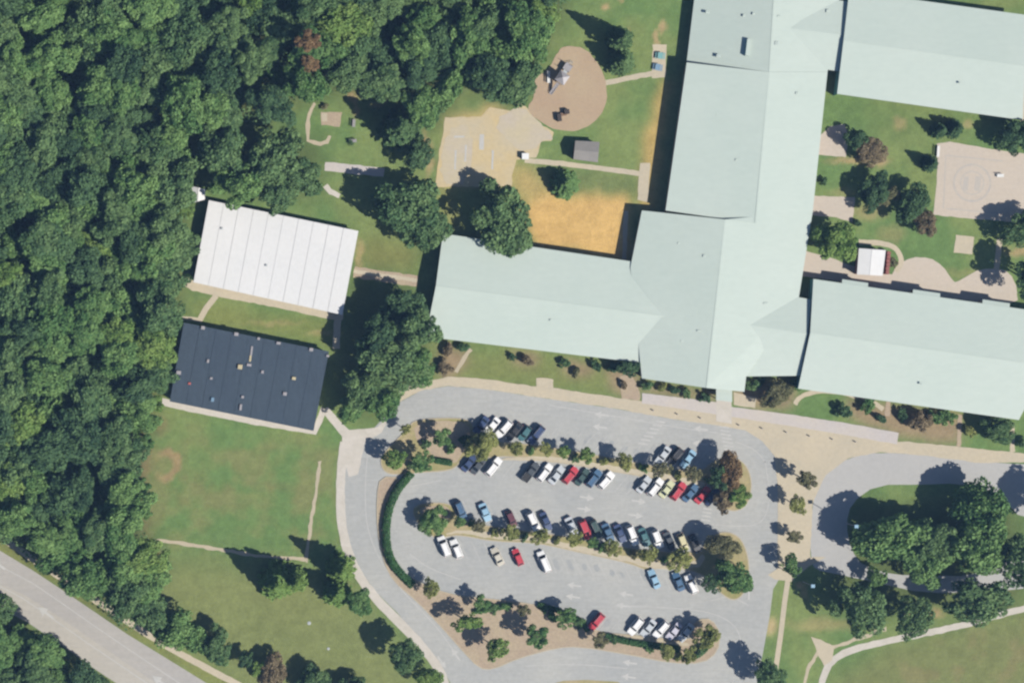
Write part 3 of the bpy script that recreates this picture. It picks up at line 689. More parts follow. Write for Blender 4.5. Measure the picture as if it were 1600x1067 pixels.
# canopy over the entrance walk
roof_mesh('canopy', [(1119, 600, 3.0), (1144, 603, 3.0), (1144, 628, 3.0), (1119, 625, 3.0)], [(0, 3, 2, 1)], M['roof'], school, .2)
for (u, v) in ((1121, 622), (1142, 625)):
    bm = bmesh.new(); p = P(u, v, 2.8); add_tube(bm, (p.x, p.y, 0), (p.x, p.y, 2.82), .12, .12); bm_obj('canopy_post', bm, M['pale_metal'], school)
for (u, v, h, mm, a, b, c) in ((1105, 20, 3.4, 'pale_metal', .9, .6, .4), (1162, 25, 4.1, 'pale_metal', .6, .6, .3), (1177, 22, 4.3, 'pale_metal', .6, .6, .3), (1217, 26, 4.6, 'pale_metal', .9, .5, .3), (1293, 18, 3.9, 'pale_metal', .8, .8, .4), (1213, 68, 4.65, 'beige_metal', .9, .9, .3),
                               (1122, 88, 3.7, 'beige_metal', 1.0, .8, .4), (1245, 146, 4.2, 'pale_metal', .7, .6, .3), (993, 524, 3.6, 'beige_metal', .7, .8, .3), (1068, 533, 4.5, 'pale_metal', 1.6, .6, .3), (1092, 517, 4.9, 'pale_metal', 1.0, .4, .3), (1196, 474, 4.2, 'pale_metal', 1.0, .5, .25),
                               (1120, 180, 4.3, 'pale_metal', .4, .4, .15), (1150, 250, 4.5, 'pale_metal', .5, .5, .3), (1100, 400, 4.9, 'pale_metal', .6, .6, .3), (1060, 380, 4.3, 'pale_metal', .5, .5, .3), (860, 500, 3.9, 'pale_metal', .5, .5, .3), (1440, 600, 5.2, 'pale_metal', .5, .5, .3), (1500, 130, 5.2, 'pale_metal', .5, .5, .3)):
    roof_vent(u, v, h, school, 'roof' if mm == 'pale_metal' else 'fascia', a, b, c * .7)
# raised slot vent on the north spine roof
p = P(1168, 75, 4.25); bm = bmesh.new(); add_box(bm, 0, 0, .35, .9, 3.9, .9); o = bm_obj('roof_vent', bm, M['roof'], school, p); o.rotation_euler = (0, 0, -.12)
bm = bmesh.new(); add_box(bm, -.47, 0, .42, .06, 3.5, .5); bm_obj('louvre', bm, M['teal'], o)

# two modular classroom buildings
def lerp(a, b, t): return (a[0] + (b[0] - a[0]) * t, a[1] + (b[1] - a[1]) * t)
def modular(name, label, nw, ne, se, sw, h0, h1, panels, rm, wm, gap, dh):
    root = empty(name, P((nw[0] + se[0]) / 2, (nw[1] + se[1]) / 2), label, 'modular building', 'modular buildings beside the wood'); WORLD_ROOTS.add(root.name)
    wall_ring('wall', [(*nw, h0), (*ne, h0), (*se, h1), (*sw, h1)], wm, root, .3, .2)
    roof_mesh('roof_deck', [(*nw, h0 - .03), (*ne, h0 - .03), (*se, h1 - .03), (*sw, h1 - .03)], [(0, 3, 2, 1)], M['seam'] if rm == 'white_roof' else M[rm], root, .22)
    for i in range(panels):
        t0, t1 = i / panels, (i + 1) / panels
        g = gap / panels * random.uniform(.35, 1.0)
        a, b = lerp(nw, ne, t0 + g), lerp(nw, ne, t1 - g * (0 if i == panels - 1 else 1)); c_, d_ = lerp(sw, se, t1 - g * (0 if i == panels - 1 else 1)), lerp(sw, se, t0 + g)
        jt = random.uniform(0, dh)
        roof_mesh('roof_panel', [(*a, h0 + .02 + jt), (*b, h0 + .02 + jt), (*c_, h1 + .02 + jt), (*d_, h1 + .02 + jt)], [(0, 3, 2, 1)], M[rm], root, .045)
    return root
white_b = modular('modular_building', 'white flat roofed classroom block with long roof panels beside the wood', (326, 313), (560, 361), (535, 492), (302, 441), 3.0, 3.0, 10, 'white_roof', M['portable_wall'], .025, .02)
for i in range(2):
    t = (.12, .45, .68, .9)[i]; s = (.3, .62, .25, .55)[i]
    a = lerp((326, 313), (560, 361), t); b = lerp((302, 441), (535, 492), t); q = lerp(a, b, s)
    roof_vent(q[0], q[1], 3.03, white_b, 'pale_metal', .5, .5, .3)
dark_b = modular('modular_building', 'dark slate roofed classroom block dotted with small roof vents', (287, 504), (514, 549), (490, 673), (265, 627), 3.1, 3.1, 9, 'dark_roof', M['portable_wall'], .012, .03)
for (u, v, mm, a, b, c) in ((317, 512, 'pale_metal', 1, .9, .5), (369, 522, 'pale_metal', 1.1, .9, .5), (404, 529, 'metal', .7, .7, .4), (435, 536, 'pale_metal', 1.1, .7, .5), (486, 546, 'pale_metal', 1.0, .9, .5), (512, 556, 'metal', .8, .6, .4),
                            (375, 573, 'beige_metal', 1.2, 1.2, .7), (325, 564, 'pale_metal', .6, .9, .5), (330, 591, 'pale_metal', .7, .6, .4), (410, 581, 'pale_metal', .7, .8, .5), (459, 591, 'beige_metal', 1.0, .8, .5), (445, 615, 'metal', 1.0, .9, .5), (332, 624, 'blue_plastic', .8, 1.1, .5),
                            (379, 620, 'pale_metal', .7, .7, .5), (376, 636, 'metal', .6, 1.6, .5), (279, 582, 'pale_metal', 1.2, 1.0, .6), (296, 599, 'red_plastic', .7, .6, .3), (389, 570, 'metal', 1.2, .7, .4), (393, 548, 'metal', .5, 2.4, .25), (391, 560, 'beige_metal', .5, 1.6, .25)):
    roof_vent(u, v, 3.16, dark_b, 'metal' if mm == 'pale_metal' else mm, a * .9, b * .9, c * .7)
# shed, kiosk, white hut
def gable_hut(name, label, cat, nw, ne, se, sw, eh, rh, rm, wm, wall_part=True, ridge_ns=False):
    root = empty(name, P((nw[0] + se[0]) / 2, (nw[1] + se[1]) / 2), label, cat); WORLD_ROOTS.add(root.name)
    if ridge_ns: a, b = lerp(nw, ne, .5), lerp(sw, se, .5)
    else: a, b = lerp(nw, sw, .5), lerp(ne, se, .5)
    if ridge_ns:
        roof_mesh('roof', [(*nw, eh), (*a, rh), (*b, rh), (*sw, eh)], [(0, 3, 2, 1)], M[rm], root, .14)
        roof_mesh('roof', [(*a, rh), (*ne, eh), (*se, eh), (*b, rh)], [(0, 3, 2, 1)], M[rm], root, .14)
        out = [(*nw, eh), (*a, rh), (*ne, eh), (*se, eh), (*b, rh), (*sw, eh)]
    else:
        roof_mesh('roof', [(*nw, eh), (*ne, eh), (*b, rh), (*a, rh)], [(0, 3, 2, 1)], M[rm], root, .14)
        roof_mesh('roof', [(*a, rh), (*b, rh), (*se, eh), (*sw, eh)], [(0, 3, 2, 1)], M[rm], root, .14)
        out = [(*nw, eh), (*ne, eh), (*b, rh), (*se, eh), (*sw, eh), (*a, rh)]
    wall_ring('wall', out, M[wm], root, .22, .13)
    bm = bmesh.new(); c = (P(*sw, eh) + P(*se, eh)) / 2; d = P(*se, eh) - P(*sw, eh)
    add_box(bm, 0, 0, 1.0, 1.0, .06, 2.0); o = bm_obj('door', bm, M['dark_wood'], root, (c.x + d.normalized().y * .2, c.y + .24, 0)); o.rotation_euler = (0, 0, math.atan2(d.y, d.x))
    bm = bmesh.new(); add_box(bm, .38, -.06, 1.0, .06, .08, .16); bm_obj('handle', bm, M['metal'], o)
    ridge_cap([(*a, rh), (*b, rh)], root, rm, .25)
    return root
gable_hut('storage_shed', 'small grey shingled storage shed on the lawn below the round playground', 'shed', (899, 220), (937, 222), (934, 254), (896, 249), 2.5, 3.2, 'shed_roof', 'wood')
gable_hut('kiosk', 'white roofed square hut with a red brown side beside the patio', 'hut', (1342, 388), (1384, 391), (1379, 431), (1339, 429), 2.9, 3.2, 'white_roof', 'red_wall', ridge_ns=True)
gable_hut('hut', 'little white roofed hut half under trees at the wood edge', 'hut', (300, 291), (321, 296), (320, 312), (298, 318), 2.4, 2.9, 'white_roof', 'portable_wall', ridge_ns=True)
bm = bmesh.new()
for i in range(6):
    p = P(1385.5 - i * .5, 396 + i * 6); add_box(bm, p.x, p.y, 1.0, .8, .8, 2.0 if i % 2 else 1.7, -.1)
tag(bm_obj('shelf_rack', bm, M['red_wall']), 'red brown storage boxes lined along the white hut', 'storage rack')

# ------------------------------------------------------------------ the air: one closed box of thin haze round everything
bm = bmesh.new(); add_box(bm, 0, 0, 259, 5600, 5600, 520)
hz = bpy.data.materials.new('haze'); hz.use_nodes = True; hn = hz.node_tree; hn.nodes.clear()
ho = hn.nodes.new('ShaderNodeOutputMaterial'); pv = hn.nodes.new('ShaderNodeVolumePrincipled')
pv.inputs['Color'].default_value = (.32, .55, 1.0, 1); pv.inputs['Density'].default_value = 8.5e-5
hn.links.new(pv.outputs[0], ho.inputs['Volume'])
hob = bm_obj('haze', bm, hz); hob['kind'] = 'stuff'

# ------------------------------------------------------------------ trees
def leaf_quads(points, normals, size, tint, rr):
    """one small leaf-clump quad per point"""
    n = len(points)
    nr = normals + rr.normal(0, .75, (n, 3)); nr /= np.linalg.norm(nr, axis=1, keepdims=True)
    h = rr.normal(0, 1, (n, 3)); t = np.cross(nr, h); t /= np.linalg.norm(t, axis=1, keepdims=True); b = np.cross(nr, t)
    sz = size * rr.uniform(.6, 1.35, (n, 1)); s2 = sz * rr.uniform(.55, .95, (n, 1))
    q = np.stack([points + t * sz, points + b * s2 + nr * sz * .12, points - t * sz, points - b * s2 - nr * sz * .1], 1)
    return q.reshape(-1, 3), tint
def leaves_mesh(name, quads, tint):
    n = len(quads) // 4
    me = bpy.data.meshes.new(name)
    me.vertices.add(n * 4); me.vertices.foreach_set('co', quads.astype(np.float32).ravel())
    me.loops.add(n * 4); me.loops.foreach_set('vertex_index', np.arange(n * 4, dtype=np.int32))
    me.polygons.add(n); me.polygons.foreach_set('loop_start', np.arange(0, n * 4, 4, dtype=np.int32))
    me.update()
    a = me.attributes.new('tint', 'FLOAT', 'FACE'); a.data.foreach_set('value', tint.astype(np.float32))
    me.materials.append(LEAF['green'])
    return me
def crown_mesh(name, seed, R=4.5, hz=.72, lobes=24, n=3600, leaf=.30, sparse=0.0):
    """broadleaf crown, centre at the origin: lobes of leaf clumps with an uneven outline"""
    rr = np.random.default_rng(seed)
    pts, nrm, tint = [], [], []
    d = rr.normal(0, 1, (lobes, 3)); d /= np.linalg.norm(d, axis=1, keepdims=True); d[:, 2] = np.abs(d[:, 2]) * 1.1 - .25
    rad = rr.uniform(.40, .86, lobes); lr = rr.uniform(.14, .30, lobes)
    ctr = d * rad[:, None] * np.array([1, 1, hz])
    ctr = np.concatenate([ctr, [[0, 0, .12 * hz]]]); lr = np.append(lr, .46)
    lt = rr.uniform(-.34, .34, len(ctr))
    w = lr ** 2; cnt = (n * w / w.sum()).astype(int)
    for c, r, k, t0 in zip(ctr, lr, cnt, lt):
        v = rr.normal(0, 1, (k, 3)); v /= np.linalg.norm(v, axis=1, keepdims=True)
        v[:, 2] = np.where(v[:, 2] < -.35, -v[:, 2], v[:, 2])
        q = c + v * (r * rr.uniform(.72, 1.08, (k, 1))) * np.array([1, 1, .85])
        keep = np.ones(k, bool)
        for c2, r2 in zip(ctr, lr):
            if c2 is c: continue
            keep &= (np.linalg.norm(q - c2, axis=1) > r2 * .62) | (rr.random(k) < .15)
        if sparse: keep &= rr.random(k) > sparse
        pts.append(q[keep]); nrm.append((v + np.array([0, 0, .25]))[keep]); tint.append(np.clip(.5 + t0 + rr.normal(0, .2, keep.sum()), 0, 1))
    pts = np.concatenate(pts) * R; nrm = np.concatenate(nrm); tint = np.concatenate(tint)
    quads, t = leaf_quads(pts, nrm, leaf, tint, rr)
    return leaves_mesh(name, quads, t)
def conifer_mesh(name, seed, R=2.6, Ht=11.0, n=4600, leaf=.26):
    """cone of drooping whorls, base of the crown at z = 0"""
    rr = np.random.default_rng(seed); pts, nrm, tint = [], [], []
    tiers = 13
    for i in range(tiers):
        f = i / tiers; z = Ht * f; r = R * (1 - f ** 1.45) ** .95 * rr.uniform(.90, 1.06)
        nb = max(6, int(15 * (1 - f)) + 3); a0 = rr.uniform(0, 6.28)
        for j in range(nb):
            a = a0 + 6.283 * j / nb + rr.normal(0, .12); L = r * rr.uniform(.78, 1.12)
            k = max(6, int(n / tiers / nb * (1.6 - f)))
            s = rr.random(k) ** .6
            x = s * L; y = rr.normal(0, .16 * L + .05, k) * (1.15 - s); zz = z + Ht / tiers * .9 * (1 - s) - .12 * x + rr.normal(0, .1, k)
            p = np.stack([x * math.cos(a) - y * math.sin(a), x * math.sin(a) + y * math.cos(a), zz], 1)
            pts.append(p); nrm.append(np.tile([math.cos(a) * .5, math.sin(a) * .5, .8], (k, 1))); tint.append(np.clip(.5 + rr.normal(0, .22, k), 0, 1))
    pts = np.concatenate(pts); q, t = leaf_quads(pts, np.concatenate(nrm), leaf, np.concatenate(tint), rr)
    return leaves_mesh(name, q, t)
def trunk_mesh(name, seed, h=1.0, r=.05, limbs=5, spread=.32):
    """unit-height tapered trunk with limbs"""
    rr = random.Random(seed); bm = bmesh.new()
    p = Vector((0, 0, -.02)); seg = 4
    for i in range(seg):
        q = Vector((rr.uniform(-.015, .015), rr.uniform(-.015, .015), h * .72 * (i + 1) / seg))
        add_tube(bm, p, q, r * (1 - .18 * i), r * (1 - .18 * (i + 1)), 8, i in (0, seg - 1)); p = q
    for i in range(limbs):
        a = 6.283 * i / limbs + rr.uniform(-.4, .4); z = h * rr.uniform(.42, .68)
        e = Vector((math.cos(a) * spread * rr.uniform(.6, 1), math.sin(a) * spread * rr.uniform(.6, 1), z + h * rr.uniform(.12, .26)))
        add_tube(bm, (0, 0, z), e, r * .42, r * .12, 6)
    me = bpy.data.meshes.new(name); bm.to_mesh(me); bm.free(); me.materials.append(M['bark'])
    return me
CROWNS = [crown_mesh('crown', 100 + i, hz=random.uniform(.62, .85), lobes=random.choice((38, 46, 54)), n=7500, leaf=.23) for i in range(11)]
SMALL = [crown_mesh('crown', 200 + i, R=2.0, hz=.8, lobes=22, n=2600, leaf=.14, sparse=.12) for i in range(6)]
SHRUB = [crown_mesh('crown', 300 + i, R=1.0, hz=.75, lobes=10, n=700, leaf=.11) for i in range(4)]
CONES = [conifer_mesh('crown', 400 + i) for i in range(3)]
TRUNKS = [trunk_mesh('trunk', 500 + i) for i in range(4)]
def swap_leaf(o, key):
    o.material_slots[0].link = 'OBJECT'; o.material_slots[0].material = LEAF[key]
def tree(u, v, r, h, leaf, label, group=None, name='broadleaf_tree', cat='tree', flat=1.0):
    """broadleaf tree whose crown middle shows at photo pixel (u, v), r pixels wide, h metres tall"""
    R = r * S; small = R < 3.3
    cz = max(h - R * .72, h * .5)
    p = P(u, v, cz)
    root = empty(name, (p.x, p.y, 0), label, cat, group, random.uniform(0, 6.28))
    me = random.choice(SMALL if small else CROWNS); k = R / (2.0 if small else 4.5) * 1.12
    c = link('crown', me, None, root, (0, 0, cz)); q = random.uniform(.84, 1.2); c.scale = (k * q, k / q * random.uniform(.95, 1.1), k * flat)
    swap_leaf(c, leaf)
    t = link('trunk', random.choice(TRUNKS), None, root); t.scale = (min(1.4, .35 + R * .16) * 5, min(1.4, .35 + R * .16) * 5, h * .95)
    return root
def conifer(u, v, r, h, leaf, label, group=None):
    """conifer standing with the middle of its crown base at (u, v)"""
    p = P(u, v, 1.0)
    root = empty('conifer_tree', (p.x, p.y, 0), label, 'conifer', group, random.uniform(0, 6.28))
    c = link('crown', random.choice(CONES), None, root, (0, 0, h * .06)); c.scale = (r * S / 2.6, r * S / 2.6, h * .94 / 11.0); swap_leaf(c, leaf)
    t = link('trunk', TRUNKS[0], None, root); t.scale = (3, 3, h * .9)
    return root
def shrub(u, v, r, leaf, label, group=None, h=None):
    R = r * S; p = P(u, v, R * .5)
    o = link('shrub', random.choice(SHRUB), None, None, (p.x, p.y, R * .45)); o.rotation_euler = (0, 0, random.uniform(0, 6.28)); o.scale = (R * 1.1, R * 1.1, (h or R))
    swap_leaf(o, leaf)
    return tag(o, label, 'shrub', group)

# the wood: individual trees
def in_poly(p, poly):
    x, y = p; c = False; n = len(poly); j = n - 1
    for i in range(n):
        if (poly[i][1] > y) != (poly[j][1] > y) and x < (poly[j][0] - poly[i][0]) * (y - poly[i][1]) / (poly[j][1] - poly[i][1]) + poly[i][0]: c = not c
        j = i
    return c
def edge_dist(p, poly):
    best = 1e9
    for i in range(len(poly)):
        a, b = Vector(poly[i]), Vector(poly[(i + 1) % len(poly)]); q = Vector(p); d = b - a
        t = max(0, min(1, (q - a).dot(d) / d.length_squared)); best = min(best, (a + d * t - q).length)
    return best
ZONES = [
    (lambda u, v: v > 930 and u < 180, 'small wood below the public road', 'trees below the public road'),
    (lambda u, v: u > 640, 'wood left of the round playground', 'wood edge by the playground'),
    (lambda u, v: v < 200 and u > 300, 'wood above the garden lawn', 'wood above the garden lawn'),
    (lambda u, v: v < 240, 'wood in the upper left corner', 'wood at the upper left corner'),
    (lambda u, v: v < 480, 'wood left of the white roof', 'wood beside the white roof'),
    (lambda u, v: v < 660, 'wood left of the dark roof', 'wood beside the dark roof'),
    (lambda u, v: True, 'wood left of the playing field', 'wood beside the playing field')]
GAPS = [(18, 45, 34), (50, 150, 20), (38, 200, 22), (32, 235, 20), (275, 225, 20), (252, 262, 22), (345, 205, 20), (122, 130, 16), (215, 38, 18), (95, 265, 14), (175, 372, 22), (150, 400, 20), (215, 355, 16), (225, 315, 16), (70, 425, 20), (35, 455, 18),
        (20, 590, 22), (40, 520, 18), (160, 590, 16), (85, 650, 20), (130, 735, 18), (20, 680, 18), (718, 20, 26), (698, 60, 26), (682, 100, 24), (664, 135, 22), (735, 8, 22), (430, 95, 14), (275, 90, 16), (310, 65, 12), (190, 160, 14), (110, 845, 14), (380, 45, 12), (600, 60, 12), (560, 120, 12)]
def plant_wood(poly, gap, rmin, rmax, hmin, hmax, edge):
    r = random.Random(31); pts = []
    us = [p[0] for p in poly]; vs = [p[1] for p in poly]
    for _ in range(60000):
        p = (r.uniform(max(-45, min(us)), max(us)), r.uniform(max(-45, min(vs)), min(1115, max(vs))))
        if not in_poly(p, poly) or any((p[0] - g[0] - 10) ** 2 + (p[1] - g[1] - 8) ** 2 < (g[2] * 1.0) ** 2 for g in GAPS): continue
        if any((p[0] - q[0]) ** 2 + (p[1] - q[1]) ** 2 < (gap * (.8 + .4 * mnoise.noise((q[0] * .02, q[1] * .02, 3)))) ** 2 for q in pts): continue
        e = edge_dist(p, poly)
        if e < edge and not (p[0] < 10 or p[1] < 10): continue
        pts.append(p)
        R = min(r.uniform(rmin, rmax), e + 16) if p[0] > 10 and p[1] > 10 else r.uniform(rmin, rmax)
        hh = r.uniform(hmin, hmax) * (.72 if R < rmin else 1)
        for f, lab, grp in ZONES:
            if f(*p): break
        leaf = r.choices(('green', 'mid', 'dark', 'bright'), (5, 4, 2.4, .5))[0]
        tree(p[0], p[1], R, hh, leaf, ('small ' if R < 27 else 'wide ' if R > 36 else '') + {'green': 'fresh green', 'mid': 'mid green', 'dark': 'dark green', 'bright': 'light green'}[leaf] + (' tree at the left picture edge, ' if p[0] < 55 else ' tree at the top picture edge, ' if p[1] < 50 else ' tree on the rim of the ' if e < 42 else ' tree deep in the ') + lab, grp, flat=r.uniform(.7, 1.15))
    return pts
def understory(poly, n, seed):
    """low brushwood between the trunks: a mass of leaves nobody could count"""
    rr = np.random.default_rng(seed); us = np.array([p[0] for p in poly]); vs = np.array([p[1] for p in poly])
    U = rr.uniform(max(-60, us.min()), us.max(), n); V = rr.uniform(max(-60, vs.min()), min(1130, vs.max()), n)
    keep = (fill_mask(poly, U, V) > 0) & (fbm(U, V, 26, 77) + rr.normal(0, .06, n) > .42)
    U, V = U[keep], V[keep]; hgt = fbm(U, V, 22, 91, 3) ** 1.5 * 9 * rr.uniform(.75, 1.05, len(U)) + .2
    p = np.stack([(U - 800) * S, (533.5 - V) * S, hgt], 1)
    q, t = leaf_quads(p, np.tile([0.0, 0, 1], (len(U), 1)), .34, np.clip(fbm(U, V, 12, 13) + rr.normal(0, .15, len(U)), 0, 1), rr)
    me = leaves_mesh('understory', q, t); me.materials.clear(); me.materials.append(LEAF['mid'])
    link('understory', me)['kind'] = 'stuff'
understory(FOREST, 90000, 3); understory(FOREST2, 14000, 4)
n1 = plant_wood(FOREST, 41, 27, 42, 10, 17, 16)
n2 = plant_wood(FOREST2, 40, 24, 34, 8, 13, 14)
print('wood trees', len(n1), len(n2))
tree(482, 66, 19, 21, 'red', 'rust red tree inside the green wood, upper of two')
tree(484, 100, 14, 18, 'red', 'small rust red crown inside the green wood, lower of two')
tree(5, 430, 26, 16, 'bright', 'bright yellow green tree at the left picture edge')
for i, (u, v, r) in enumerate(((262, 520, 14), (256, 548, 15), (250, 575, 16), (248, 602, 14), (240, 630, 16), (232, 660, 15), (226, 690, 14), (290, 330, 14), (284, 365, 15), (280, 400, 14), (272, 440, 15), (222, 760, 14), (226, 800, 15))):
    tree(u, v, r, 4.5, 'bright' if i % 3 == 1 else 'green', ('light green ' if i % 3 == 1 else 'green ') + ('low tree on the sunny wood edge left of the dark roof' if v < 640 and v > 500 else 'low tree on the sunny wood edge left of the white roof' if v < 500 else 'low tree on the sunny wood edge left of the playing field'), 'low trees on the sunny wood edge', 'small_tree')
